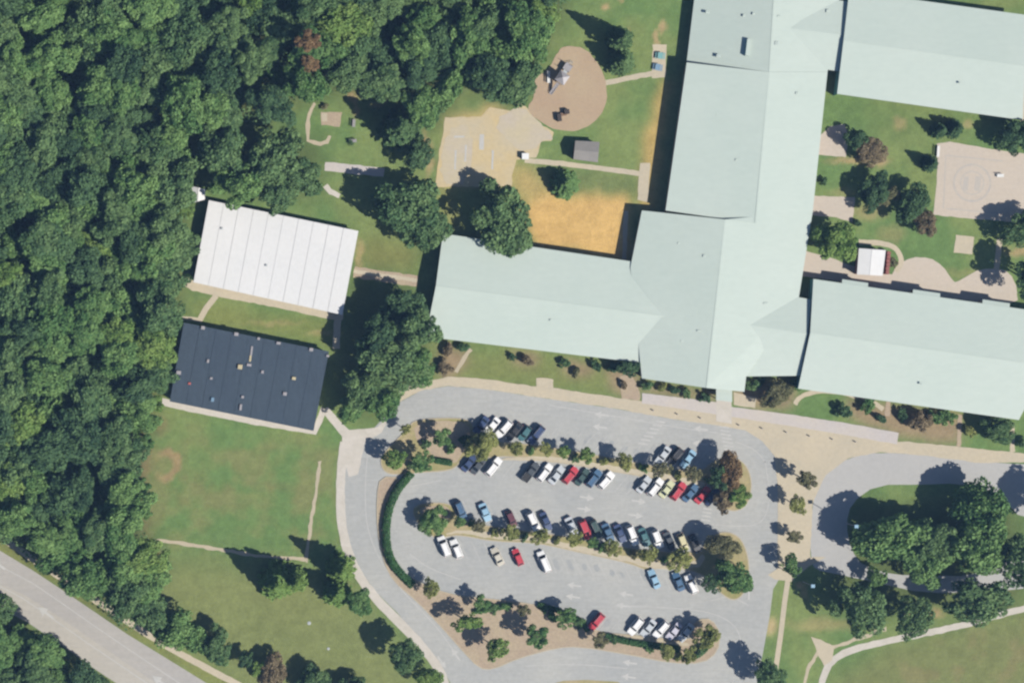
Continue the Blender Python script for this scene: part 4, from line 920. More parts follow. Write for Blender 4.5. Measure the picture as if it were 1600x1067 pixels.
# (u, v, radius px, height m, leaf, label)
G_CL = 'trees above the white roofed block'; G_COL = 'trees between the classroom blocks and the school'; G_RT = 'big trees round the circular drive'; G_LOT = 'small trees on the parking islands'; G_CT = 'trees in the school courtyard'; G_RD = 'trees along the public road'
TREES = [
    (352, 240, 44, 12, 'mid', 'leftmost tree of the clump above the white roofed block', G_CL), (425, 252, 48, 13, 'mid', 'tallest middle tree of the clump above the white roofed block', G_CL), (470, 276, 36, 10, 'mid', 'rightmost tree of the clump above the white roofed block', G_CL),
    (375, 288, 36, 12, 'green', 'low tree touching the white roof along its upper edge', G_CL), (435, 300, 30, 10, 'mid', 'front tree of the clump near the small white path', G_CL),
    (640, 330, 54, 10, 'mid', 'large round tree right of the white roofed block', None), (664, 358, 38, 9, 'mid', 'lighter green tree overlapping the large round tree', None), (782, 338, 50, 10, 'mid', 'large tree overhanging the upper edge of the left wing', None), (806, 372, 25, 8, 'mid', 'lower crown leaning over the left wing roof', None),
    (654, 244, 24, 7, 'dark', 'small dark tree left of the pale court', None), (668, 178, 24, 8, 'mid', 'tree at the wood corner above the small dark tree', None), (808, 130, 34, 10, 'dark', 'dark tree just left of the round playground', None),
    (630, 484, 34, 10, 'dark', 'topmost tree between the white block and the left wing', G_COL), (648, 512, 36, 12, 'mid', 'tree pressed against the left end of the school wing', G_COL), (592, 520, 34, 11, 'dark', 'dark tree right of the dark roofed block', G_COL), (612, 568, 46, 12, 'mid', 'broad tree in the middle of the column beside the dark roof', G_COL),
    (654, 572, 28, 9, 'green', 'smaller tree near the corner of the left wing', G_COL), (568, 605, 36, 9, 'mid', 'tree at the lower right corner of the dark roof', G_COL), (600, 630, 30, 9, 'green', 'lowest tree of the column above the drive', G_COL), (548, 640, 22, 7, 'green', 'small tree beside the concrete path to the drive', G_COL),
    (1400, 838, 56, 11.5, 'green', 'left tree inside the circular drive', G_RT), (1454, 850, 36, 11, 'mid', 'smaller tree between the two big ones inside the circular drive', G_RT), (1534, 808, 54, 10.5, 'green', 'largest tree at the top right of the circular drive', G_RT), (1448, 874, 40, 11, 'green', 'front tree inside the circular drive', G_RT),
    (1520, 862, 46, 12, 'green', 'right hand tree inside the circular drive', G_RT), (1596, 878, 38, 11, 'mid', 'green tree at the right edge below the drive', G_RT), (1528, 936, 44, 12, 'mid', 'tree below the drive above the curving path', G_RT), (1340, 952, 42, 12, 'mid', 'tree with a lamp beside it below the drive entrance', G_RT), (1428, 960, 32, 10, 'mid', 'tree between the two others along the lower side of the drive', G_RT),
    (1668, 800, 34, 12, 'dark', 'tree cut by the right edge beside the drive', G_RT), (1370, 902, 18, 5, 'green', 'low tree at the drive kerb', G_RT), (1202, 1056, 26, 8, 'mid', 'tree on the grass at the bottom edge right of the lot', None),
    # parking islands, top to bottom
    (634, 671, 9, 4, 'olive', 'tiny yellow green tree at the top left corner of the lot', G_LOT), (690, 683, 15, 5, 'green', 'green tree on the mulch bed at the top left of the lot', G_LOT), (617, 717, 18, 6, 'bright', 'bright tree at the left tip of the top island', G_LOT), (657, 722, 18, 6, 'green', 'green tree at the upper end of the curved hedge', G_LOT),
    (752, 697, 24, 6, 'olive', 'biggest yellow green tree at the left of the first car row', G_LOT), (806, 700, 13, 4, 'olive', 'first small tree right of the big yellow green one', G_LOT), (852, 703, 11, 4, 'olive', 'second small tree right of the big yellow green one', G_LOT), (880, 706, 11, 4, 'bright', 'small tree left of the lone square shadow in the top island', G_LOT),
    (917, 711, 13, 5, 'bright', 'tree in the middle of the top island above the white end car', G_LOT), (976, 721, 15, 5, 'olive', 'tree at the gap between the two groups of second row cars', G_LOT), (1034, 733, 14, 5, 'drab', 'drab tree below the three cars of the first row', G_LOT), (1083, 740, 14, 5, 'drab', 'drab tree above the red cars of the second row', G_LOT),
    (1143, 737, 26, 7, 'red', 'rust coloured tree at the right end of the top island', G_LOT), (1124, 742, 18, 6, 'dark', 'dark green tree beside the rust coloured tree', G_LOT), (1156, 774, 18, 6, 'bright', 'bright green tree at the right end of the top island', G_LOT), (1130, 782, 19, 5, 'brown', 'brown tree beside the last car of the second row', G_LOT),
    (676, 814, 22, 5, 'green', 'green tree at the left tip of the middle island', G_LOT), (718, 815, 10, 3.5, 'green', 'low tree beside the first car of the third row', G_LOT), (748, 822, 12, 3.5, 'drab', 'drab little tree below the pale blue car', G_LOT), (797, 832, 14, 4, 'olive', 'small tree below the dark maroon car', G_LOT), (846, 837, 15, 4.5, 'olive', 'small tree below the white and navy pair of cars', G_LOT),
    (896, 842, 14, 4.5, 'olive', 'small tree left of the red car in the third row', G_LOT), (924, 848, 10, 3.5, 'green', 'low tree just below the red car in the third row', G_LOT), (957, 856, 15, 5, 'olive', 'first of three yellow green trees at the crowded end of the third row', G_LOT), (1014, 866, 16, 5, 'olive', 'second of three yellow green trees at the crowded end of the third row', G_LOT), (1064, 872, 20, 5, 'olive', 'third of three yellow green trees at the crowded end of the third row', G_LOT),
    (1132, 852, 25, 7, 'drab', 'olive brown tree at the right end of the middle island', G_LOT), (1146, 902, 31, 7, 'green', 'large green tree at the right end of the middle island', G_LOT), (1112, 912, 16, 5, 'dark', 'dark little tree beside the last white car of the fourth row', G_LOT),
    (673, 918, 15, 5, 'olive', 'yellow green tree at the lower end of the curved hedge', G_LOT), (729, 972, 19, 7, 'bright', 'round green tree left in the lower mulch bed', G_LOT), (752, 944, 14, 5, 'green', 'small tree on the upper edge of the lower mulch bed', G_LOT), (776, 1013, 20, 7, 'bright', 'round green tree at the bottom tip of the lower mulch bed', G_LOT), (838, 995, 20, 7, 'green', 'round green tree in the middle of the lower mulch bed', G_LOT),
    (818, 952, 11, 4, 'drab', 'little drab tree on the upper edge of the lower mulch bed', G_LOT), (884, 965, 17, 5, 'green', 'tree left of the lone red car in the fifth row', G_LOT), (937, 1000, 13, 5, 'drab', 'thin olive tree below the lone red car', G_LOT), (1042, 1018, 13, 5, 'olive', 'left of two small trees below the white car row', G_LOT), (1076, 1022, 14, 5, 'olive', 'right of two small trees below the white car row', G_LOT), (1106, 996, 21, 6, 'olive', 'tree at the right tip of the bottom island', G_LOT),
    (1258, 748, 16, 6, 'drab', 'topmost of four small trees on the concrete strip', 'trees on the concrete strip'), (1246, 789, 15, 5.5, 'olive', 'second from top of four small trees on the concrete strip', 'trees on the concrete strip'), (1239, 838, 12, 4, 'drab', 'smallest of four small trees on the concrete strip', 'trees on the concrete strip'), (1236, 884, 17, 5.5, 'green', 'lowest of four small trees on the concrete strip', 'trees on the concrete strip'),
    # lower left field and road side
    (562, 942, 22, 8, 'green', 'round tree beside the drive bend', None), (632, 1024, 26, 9, 'mid', 'round tree left of the drive near the bottom', None), (668, 1058, 22, 7, 'bright', 'small round tree at the bottom edge beside the drive', None),
    (228, 950, 36, 9, 'mid', 'first tree of the row along the public road', G_RD), (278, 982, 36, 8, 'green', 'second tree of the row along the public road', G_RD), (338, 1008, 28, 6, 'mid', 'third smaller tree of the row along the public road', G_RD), (384, 1028, 14, 4, 'dark', 'little dark tree after the row along the public road', G_RD), (428, 1048, 26, 5, 'brown', 'brownish bushy tree at the bottom beside the road', G_RD), (490, 1066, 26, 5, 'mid', 'tree cut by the bottom edge right of the brownish one', G_RD), (548, 1074, 22, 5, 'dark', 'dark tree at the bottom edge, rightmost along the public road', G_RD), (312, 1004, 20, 5, 'green', 'low tree filling the row gap along the public road', G_RD), (405, 1046, 14, 4, 'bright', 'small light green tree left of the brownish one', G_RD),
    # courtyard and front
    (1360, 234, 24, 5, 'brown', 'brownish tree beside the small pad along the spine', G_CT), (1338, 220, 18, 5, 'dark', 'dark tree on the small pad along the spine', G_CT), (1364, 300, 26, 6, 'dark', 'dark tree in the middle of the courtyard lawn', G_CT), (1386, 306, 18, 4.5, 'drab', 'drab low tree right of the dark middle tree', G_CT), (1424, 318, 28, 6.5, 'dark', 'dark tree left of the big pale court', G_CT), (1446, 348, 22, 5, 'brown', 'brown tree at the lower left corner of the big pale court', G_CT),
    (1306, 376, 34, 8, 'bright', 'bright green tree left of the white roofed hut', G_CT), (1594, 214, 32, 7, 'dark', 'dark tree at the upper right corner of the big pale court', G_CT), (1600, 356, 30, 7, 'mid', 'tree at the lower right corner of the big pale court', G_CT), (1618, 434, 32, 11, 'dark', 'tree cut by the right edge beside the patios', G_CT),
    (1214, 616, 25, 5, 'drab', 'drab bushy tree right of the school entrance', None), (982, 575, 17, 5, 'dark', 'dark tree in the notch left of the entrance', None), (1560, 672, 24, 5, 'mid', 'tree below the right wing near the picture edge', None), (1440, 660, 18, 4, 'brown', 'brownish tree in the bed below the right wing', None),
]
for (u, v, r, h, leaf, label, grp) in TREES:
    small = r < 24
    tree(u, v, r, h, leaf, label, grp, name='small_tree' if small else 'broadleaf_tree', flat=random.uniform(.9, 1.15))
CON = [(432, 906, 30, 13, 'bright', 'tall pointed tree on the lower field, left of a pair'), (462, 904, 20, 13, 'bright', 'slim pointed tree on the lower field, right of a pair'), (532, 886, 24, 13, 'bright', 'pointed tree beside the drive, upper of two'), (526, 924, 24, 9.5, 'bright', 'pointed tree beside the drive, lower of two'),
       (624, 204, 32, 14, 'mid', 'tall pointed tree casting a long shadow on the garden lawn'), (966, 64, 22, 13, 'mid', 'pointed tree above the round playground, upper of two'), (970, 98, 22, 9, 'mid', 'pointed tree above the round playground, lower of two'),
       (1466, 204, 13, 5.6, 'dark', 'left of two dark pointed trees above the pale court'), (1490, 201, 15, 5.8, 'dark', 'right of two dark pointed trees above the pale court'), (1452, 256, 14, 5.8, 'dark', 'dark pointed tree left of the pale court'), (882, 288, 23, 6.6, 'green', 'round pointed tree above the orange bare ground')]
for (u, v, r, h, leaf, label) in CON: conifer(u, v, r, h, leaf, label)
SHR = [(700, 548, 13, 'brown', 'brown shrub at the left end of the front lawn'), (722, 543, 12, 'mid', 'green shrub against the left wing wall'), (694, 575, 14, 'brown', 'brown shrub beside the little front path'), (822, 562, 13, 'brown', 'brownish shrub below the middle of the left wing'), (800, 556, 8, 'dark', 'small dark shrub below the middle of the left wing'),
       (884, 568, 11, 'mid', 'green shrub in the bed near the entrance notch'), (900, 580, 10, 'drab', 'drab shrub in the bed near the entrance notch'), (930, 572, 11, 'dark', 'dark shrub left of the entrance notch'), (960, 572, 13, 'dark', 'dark shrub under the eave at the entrance notch'), (975, 602, 9, 'brown', 'dark brown shrub on the mulch path'),
       (1012, 604, 11, 'mid', 'leftmost shrub of the bed before the entrance'), (1034, 606, 10, 'olive', 'yellowish shrub of the bed before the entrance'), (1052, 609, 11, 'dark', 'dark middle shrub of the bed before the entrance'), (1074, 614, 10, 'mid', 'fourth shrub of the bed before the entrance'), (1102, 620, 10, 'dark', 'shrub next to the entrance canopy'),
       (1176, 604, 14, 'mid', 'green shrub right of the entrance canopy'), (1240, 602, 12, 'green', 'green shrub at the corner of the right wing'), (1190, 594, 9, 'dark', 'dark shrub under the connector eave'), (1320, 644, 16, 'dark', 'dark shrub at the end of the small front lawn'), (1358, 634, 16, 'green', 'green shrub below the right wing'), (1378, 654, 11, 'dark', 'dark shrub beside the terrace edge'),
       (1408, 648, 12, 'dark', 'dark shrub left of the brownish bed tree'), (1466, 654, 16, 'green', 'bright shrub right of the brownish bed tree'), (1484, 652, 12, 'green', 'shrub in the bed next to the mulch path'), (1516, 672, 12, 'olive', 'yellowish shrub left of the wing end tree'), (1598, 690, 12, 'mid', 'shrub at the right edge below the wing end'),
       (1288, 282, 8, 'dark', 'tiny shrub on the lawn beside the spine'), (1338, 348, 9, 'dark', 'tiny dark shrub at the corner of the lower small pad'), (1344, 240, 8, 'brown', 'small brown shrub below the brownish courtyard tree'), (1395, 408, 10, 'drab', 'shrub on the curved path beside the white hut'), (548, 222, 6, 'dark', 'tiny dark shrub on the garden lawn'), (508, 168, 7, 'drab', 'drab little shrub above the garden pad')]
SHR += [(770, 950, 10, 'mid', 'green shrub left on the upper edge of the lower mulch bed'), (790, 946, 9, 'green', 'second green shrub on the upper edge of the lower mulch bed'), (848, 950, 9, 'green', 'shrub between drab tree and the curving hedge'), (905, 972, 10, 'mid', 'shrub before the lone red car'), (862, 962, 11, 'green', 'shrub left of the tree beside the lone red car'),
        (960, 1000, 9, 'mid', 'first shrub in the hedge line below the white cars'), (1015, 1012, 9, 'green', 'second shrub in the hedge line below the white cars'), (1060, 1026, 10, 'olive', 'olive shrub at the lower side of the bottom island'), (1094, 1016, 10, 'mid', 'green shrub near the right tip of the bottom island'),
        (830, 706, 8, 'green', 'low green shrub between the small trees of the top island'), (898, 716, 8, 'mid', 'low shrub left of the bright tree in the top island'), (945, 722, 9, 'olive', 'olive shrub midway along the top island'), (1005, 732, 9, 'green', 'green shrub right of middle along the top island'), (1058, 742, 9, 'olive', 'olive shrub under the three first row cars'), (1110, 752, 10, 'mid', 'shrub left of the rust coloured tree'),
        (735, 818, 8, 'green', 'green shrub below the gap of the third row'), (772, 832, 8, 'olive', 'olive shrub below the pale blue car'), (820, 838, 9, 'mid', 'shrub left of the white and navy pair'), (870, 846, 8, 'olive', 'olive shrub right of the white and navy pair'), (940, 856, 9, 'green', 'green shrub under the dark green car'), (988, 866, 9, 'drab', 'drab shrub between two yellow green trees'), (1038, 874, 9, 'green', 'green shrub near the row end of the middle island'),
        (668, 694, 10, 'mid', 'shrub in the middle of the top left mulch bed'), (704, 700, 10, 'green', 'shrub right of the middle in the top left mulch bed'), (728, 690, 9, 'dark', 'dark shrub left of the biggest yellow green tree'), (645, 728, 9, 'mid', 'shrub at the upper end of the curved hedge'), (694, 800, 9, 'green', 'shrub on the mulch at the middle island tip')]
for (u, v, r, leaf, label) in SHR: shrub(u, v, r, leaf, label)

# hedges
def hedge(path, w, h, leaf, label, seed):
    rr = np.random.default_rng(seed)
    pts = [P(u, v) for u, v in chaikin(path, 2, False)]
    q, nr, tn = [], [], []
    for a, b in zip(pts, pts[1:]):
        d = b - a; L = d.length; k = int(L * w * 120)
        s = rr.random(k); side = np.array([-d.y / L, d.x / L, 0])
        ang = rr.uniform(0, math.pi, k); rad = rr.uniform(.75, 1.08, k)
        off = np.cos(ang) * w / 2 * rad; z = .12 + np.sin(ang) ** .6 * h * rad
        p = np.array(a)[None] + np.array(d)[None] * s[:, None] + side[None] * off[:, None]; p[:, 2] = z
        q.append(p); nr.append(side[None] * np.cos(ang)[:, None] + np.array([0, 0, 1]) * (np.sin(ang)[:, None] + .2)); tn.append(np.clip(.5 + rr.normal(0, .22, k), 0, 1))
    qq, t = leaf_quads(np.concatenate(q), np.concatenate(nr), .17, np.concatenate(tn), rr)
    me = leaves_mesh('hedge', qq, t); me.materials.clear(); me.materials.append(LEAF[leaf])
    tag(link('hedge', me), label, 'hedge')
hedge([(643, 738), (620, 764), (606, 796), (602, 832), (606, 866), (620, 890), (645, 914)], 1.9, 1.3, 'hedge', 'long curved dark green hedge at the left end of the lot', 1)
hedge([(680, 719), (706, 723)], 1.4, .9, 'hedge', 'short dark hedge on the mulch left of the first cars', 2)
hedge([(945, 993), (985, 1003), (1035, 1010), (1062, 1014)], 1.5, 1.0, 'hedge', 'straight hedge below the white cars of the fifth row', 3)
hedge([(1082, 1026), (1098, 1018), (1110, 1000)], 1.3, .9, 'hedge', 'short curved hedge at the right tip of the bottom island', 4)
hedge([(740, 955), (775, 950), (800, 944)], 1.1, .8, 'hedge', 'thin hedge on the upper edge of the lower mulch bed', 5)
hedge([(840, 944), (870, 952), (905, 968), (920, 985)], 1.2, .8, 'hedge', 'curving hedge running towards the lone red car', 6)
hedge([(740, 690), (728, 682), (718, 690)], 1.3, .9, 'hedge', 'dark hedge clump left of the first row trees', 7)

# ------------------------------------------------------------------ cars
def loft(bm, secs):
    rows = [[bm.verts.new(p) for p in s] for s in secs]; n = len(rows[0])
    for a, b in zip(rows, rows[1:]):
        for i in range(n): bm.faces.new((a[i], a[(i + 1) % n], b[(i + 1) % n], b[i]))
    bm.faces.new(rows[0][::-1]); bm.faces.new(rows[-1])
def car_meshes(kind):
    L, W, belt, top = {'sedan': (4.7, 1.84, .88, 1.45), 'suv': (4.75, 1.92, 1.05, 1.75), 'hatchback': (4.2, 1.78, .92, 1.52), 'pickup': (5.5, 1.98, 1.05, 1.82), 'minivan': (5.0, 1.96, 1.02, 1.78)}[kind]
    w = W / 2; f = L / 2
    # stations from tail to nose: x, half width, top height
    hood = {'sedan': .80, 'suv': .98, 'hatchback': .86, 'pickup': 1.02, 'minivan': .92}[kind]
    st = [(-f, .80, belt - .12), (-f + .12, .94, belt - .03), (-f * .6, 1.0, belt), (0, 1.0, belt), (f * .38, 1.0, belt - .01), (f * .62, .98, hood), (f - .18, .90, hood - .10), (f, .74, hood - .24)]
    bm = bmesh.new()
    loft(bm, [[(x, -w * k, .30), (x, -w * k, t * .62), (x, -w * k * .97, t - .06), (x, -w * k * .86, t), (x, w * k * .86, t), (x, w * k * .97, t - .06), (x, w * k, t * .62), (x, w * k, .30)] for x, k, t in st])
    # cabin: x of rear foot, rear roof edge, front roof edge, windscreen foot
    xr, xa, xb, xf = {'sedan': (-f + .75, -f + 1.45, .45, f - 1.45), 'suv': (-f + .10, -f + .45, .55, f - 1.35), 'hatchback': (-f + .10, -f + .60, .45, f - 1.15), 'pickup': (-f + 2.05, -f + 2.15, .75, f - 1.45), 'minivan': (-f + .08, -f + .35, .85, f - 1.05)}[kind]
    wb, wt = w * .86, w * .70
    lowp = [(xr, -wb, belt - .02), (xf, -wb, belt - .04), (xf, wb, belt - .04), (xr, wb, belt - .02)]
    mid = [(xa - .03, -wt * 1.02, top - .08), (xb + .04, -wt * 1.02, top - .08), (xb + .04, wt * 1.02, top - .08), (xa - .03, wt * 1.02, top - .08)]
    hi = [(xa + .1, -wt * .88, top), (xb - .12, -wt * .88, top), (xb - .12, wt * .88, top), (xa + .1, wt * .88, top)]
    loft(bm, [lowp, mid, hi])
    if kind == 'pickup':   # open load bed: raised sides with a floor between them
        for y in (-w * .9, w * .9): add_box(bm, -f + 1.05, y, belt + .06, 1.9, .14, .22)
        add_box(bm, -f + .06, 0, belt + .06, .12, W * .8, .22)
    for y in (-w - .09, w + .09): add_box(bm, xf - .35, y * .96, belt + .04, .16, .22, .14)   # mirrors
    bmesh.ops.recalc_face_normals(bm, faces=bm.faces[:])
    body = bpy.data.meshes.new('body'); bm.to_mesh(body); bm.free()
    body.materials.append(M['pale_metal'])
    def pane(name, quad, s0, s1, push):
        """glass sheet over a cabin face, a little smaller and 1 cm proud"""
        q = [Vector(p) for p in quad]; c = sum(q, Vector()) / 4; nn = (q[1] - q[0]).cross(q[3] - q[0]).normalized()
        if nn.dot(c - Vector((0, 0, belt * .7))) < 0: nn = -nn
        e = (q[1] - q[0]).normalized(); g = nn.cross(e)
        r = [c + e * (p - c).dot(e) * s0 + g * (p - c).dot(g) * s1 for p in q]
        bm = bmesh.new(); a = [bm.verts.new(p + nn * .012) for p in r]; b = [bm.verts.new(p - nn * .02) for p in r]
        bm.faces.new(a); bm.faces.new(b[::-1])
        for i in range(4): bm.faces.new((a[i], b[i], b[(i + 1) % 4], a[(i + 1) % 4]))
        bmesh.ops.recalc_face_normals(bm, faces=bm.faces[:])
        me = bpy.data.meshes.new(name); bm.to_mesh(me); bm.free(); me.materials.append(M['glass']); return me
    parts = [('windscreen', pane('windscreen', (lowp[1], lowp[2], mid[2], mid[1]), .90, .90, 1), None), ('rear_window', pane('rear_window', (lowp[3], lowp[0], mid[0], mid[3]), .86, .84, 1), None)]
    parts += [('side_window', pane('side_window', (lowp[0], lowp[1], mid[1], mid[0]), .92, .78, 1), None), ('side_window', pane('side_window', (lowp[2], lowp[3], mid[3], mid[2]), .92, .78, 1), None)]
    if kind == 'pickup':
        bm = bmesh.new(); add_box(bm, -f + 1.08, 0, belt + .012, 1.8, W * .76, .03); me = bpy.data.meshes.new('load_bed'); bm.to_mesh(me); bm.free(); me.materials.append(M['tyre']); parts.append(('load_bed', me, None))
    if kind in ('suv', 'minivan'):
        for y in (-1, 1):
            bm = bmesh.new(); add_box(bm, (xa + xb) / 2, y * wt * .82, top + .04, (xb - xa) * .8, .05, .05); me = bpy.data.meshes.new('roof_rail'); bm.to_mesh(me); bm.free(); me.materials.append(M['metal']); parts.append(('roof_rail', me, None))
    for y in (-1, 1):
        bm = bmesh.new(); add_box(bm, f - .14, y * w * .62, hood - .22, .26, .34, .14, -y * .25); me = bpy.data.meshes.new('headlight'); bm.to_mesh(me); bm.free(); me.materials.append(M['headlight']); parts.append(('headlight', me, None))
        bm = bmesh.new(); add_box(bm, -f + .06, y * w * .70, belt - .20, .16, .32, .18); me = bpy.data.meshes.new('tail_light'); bm.to_mesh(me); bm.free(); me.materials.append(M['tail_light']); parts.append(('tail_light', me, None))
    bm = bmesh.new(); add_tube(bm, (0, -.11, 0), (0, .11, 0), .33, .33, 14); wheel = bpy.data.meshes.new('wheel'); bm.to_mesh(wheel); bm.free(); wheel.materials.append(M['tyre'])
    for x in (-f * .6, f * .62):
        for y in (-1, 1): parts.append(('wheel', wheel, (x, y * (w - .10), .33)))
    return body, parts
CARS = {k: car_meshes(k) for k in ('sedan', 'suv', 'hatchback', 'pickup', 'minivan')}
PAINT = {}
for k, c in {'white': (.50, .50, .50), 'silver': (.30, .32, .34), 'black': (.012, .013, .016), 'charcoal': (.035, .042, .050), 'navy': (.018, .035, .090), 'blue': (.030, .075, .140), 'pale_blue': (.16, .27, .36), 'teal': (.03, .09, .10), 'red': (.30, .022, .035), 'maroon': (.070, .018, .028),
             'green': (.020, .045, .042), 'cream': (.34, .35, .22), 'beige': (.33, .31, .26), 'gold': (.36, .33, .20), 'lilac': (.32, .31, .36)}.items():
    PAINT[k] = plain('car paint ' + k.replace('_', ' '), c, .45, .0, .4, .2)
def car(u, v, rot, kind, paint, label, group):
    p = P(u, v, .8)
    root = empty('parked_car', (p.x, p.y, .012), label, 'car' if kind != 'pickup' else 'pickup truck', group, math.radians(rot + random.uniform(-2.5, 2.5)))
    k = random.uniform(.94, 1.05); root.scale = (k, random.uniform(.95, 1.04), random.uniform(.95, 1.05))
    body, parts = CARS[kind]
    b = link('body', body, None, root); b.material_slots[0].link = 'OBJECT'; b.material_slots[0].material = PAINT[paint]
    for nm, me, loc in parts: link(nm, me, None, root, loc)
g1, g2, g3, g4, g5 = ('cars in the first parking row', 'cars in the second parking row', 'cars in the third parking row', 'cars in the fourth parking row', 'cars in the fifth parking row')
for (u, v, kind, paint, label) in (
    (752, 664, 'sedan', 'navy', 'navy sedan, leftmost car of the first row beside the mulch bed'), (769, 665, 'sedan', 'white', 'white sedan, second car from the left in the first row'), (787, 670, 'suv', 'white', 'white large car, third from the left in the first row'),
    (804, 674, 'sedan', 'black', 'black sedan alone between white and teal cars of the first row'), (820, 677, 'hatchback', 'teal', 'teal hatchback beside the navy car in the first row'), (838, 679, 'suv', 'navy', 'navy car right of the teal hatchback in the first row'), (1036, 711, 'sedan', 'silver', 'silver car, left of three at the right of the first row'), (1055, 713, 'suv', 'black', 'black car, middle of three at the right of the first row'), (1075, 717, 'sedan', 'pale_blue', 'pale blue car, right of three at the right of the first row')):
    car(u, v, 230, kind, paint, label, g1)
for (u, v, kind, paint, label) in (
    (733, 723, 'sedan', 'navy', 'navy car, first in the second row under the tree'), (748, 726, 'sedan', 'charcoal', 'charcoal car between navy and white cars of the second row'), (771, 729, 'suv', 'white', 'white car standing before the gap in the second row'), (829, 737, 'pickup', 'charcoal', 'charcoal pickup after the gap in the second row'), (851, 738, 'suv', 'white', 'white car right of the charcoal pickup'),
    (870, 742, 'sedan', 'silver', 'silver car left of the red car in the second row'), (891, 742, 'suv', 'red', 'red car in the middle of the second row'), (910, 745, 'sedan', 'green', 'dark green car right of the red one in the second row'), (928, 747, 'suv', 'blue', 'dark blue car left of the white end car of the second row'), (947, 750, 'suv', 'white', 'white car ending the middle group of the second row'),
    (1006, 757, 'sedan', 'silver', 'silver car, first of the right hand group of the second row'), (1024, 761, 'suv', 'white', 'white car left of the cream one in the second row'), (1042, 764, 'sedan', 'cream', 'cream yellow car in the second row'), (1060, 767, 'suv', 'red', 'red car right of the cream yellow car'), (1079, 770, 'sedan', 'blue', 'dark blue car between two red cars of the second row'), (1098, 773, 'sedan', 'red', 'red car near the brown tree at the row end'), (1113, 776, 'sedan', 'navy', 'navy car half under the brown tree')):
    car(u, v, 50, kind, paint, label, g2)
for (u, v, kind, paint, label) in (
    (720, 798, 'suv', 'blue', 'blue car, leftmost of the third row'), (758, 800, 'sedan', 'pale_blue', 'pale blue car standing alone in the third row'), (799, 811, 'hatchback', 'maroon', 'dark maroon car standing alone in the third row'), (833, 814, 'suv', 'white', 'white car beside the navy one in the third row'), (853, 814, 'sedan', 'navy', 'navy car beside the white one in the third row'),
    (893, 822, 'sedan', 'silver', 'silver car left of the red car in the third row'), (914, 827, 'suv', 'red', 'red car of the third row'), (931, 826, 'suv', 'green', 'dark green car right of the red one in the third row'), (950, 832, 'sedan', 'blue', 'blue car, second right of the red one in the third row'), (969, 833, 'sedan', 'navy', 'navy car, third right of the red one in the third row'), (988, 836, 'suv', 'white', 'white car in the crowded right part of the third row'),
    (1007, 839, 'sedan', 'teal', 'teal car right of the white one in the crowded third row'), (1027, 842, 'suv', 'white', 'white car near the second yellow green tree'), (1046, 845, 'sedan', 'charcoal', 'charcoal car left of the gold one in the third row'), (1067, 847, 'hatchback', 'gold', 'gold cream car near the end of the third row'), (1086, 849, 'sedan', 'black', 'black car ending the third row')):
    car(u, v, -66, kind, paint, label, g3)
for (u, v, kind, paint, label) in (
    (694, 853, 'minivan', 'white', 'white van, leftmost of the fourth row'), (713, 857, 'suv', 'white', 'white car right of the leftmost white van'), (777, 869, 'sedan', 'beige', 'beige white car standing alone in the fourth row'), (809, 870, 'hatchback', 'red', 'red hatchback standing alone in the fourth row'), (850, 877, 'minivan', 'white', 'white van right of the red hatchback'),
    (1022, 904, 'sedan', 'pale_blue', 'pale blue silver car in the right part of the fourth row'), (1060, 908, 'sedan', 'blue', 'dark blue car left of the last white one in the fourth row'), (1080, 912, 'suv', 'white', 'white car ending the fourth row under the green tree')):
    car(u, v, 114, kind, paint, label, g4)
for (u, v, kind, paint, label) in (
    (932, 971, 'suv', 'red', 'lone red car at the left of the fifth row'), (993, 978, 'suv', 'white', 'white car, first of the close group in the fifth row'), (1013, 981, 'sedan', 'silver', 'silver car, second of the close group in the fifth row'), (1033, 983, 'suv', 'white', 'white car, third of the close group in the fifth row'), (1053, 986, 'sedan', 'lilac', 'lilac silver car, fourth of the close group in the fifth row'), (1072, 988, 'sedan', 'silver', 'silver car ending the fifth row beside the tip tree')):
    car(u, v, 230, kind, paint, label, g5)

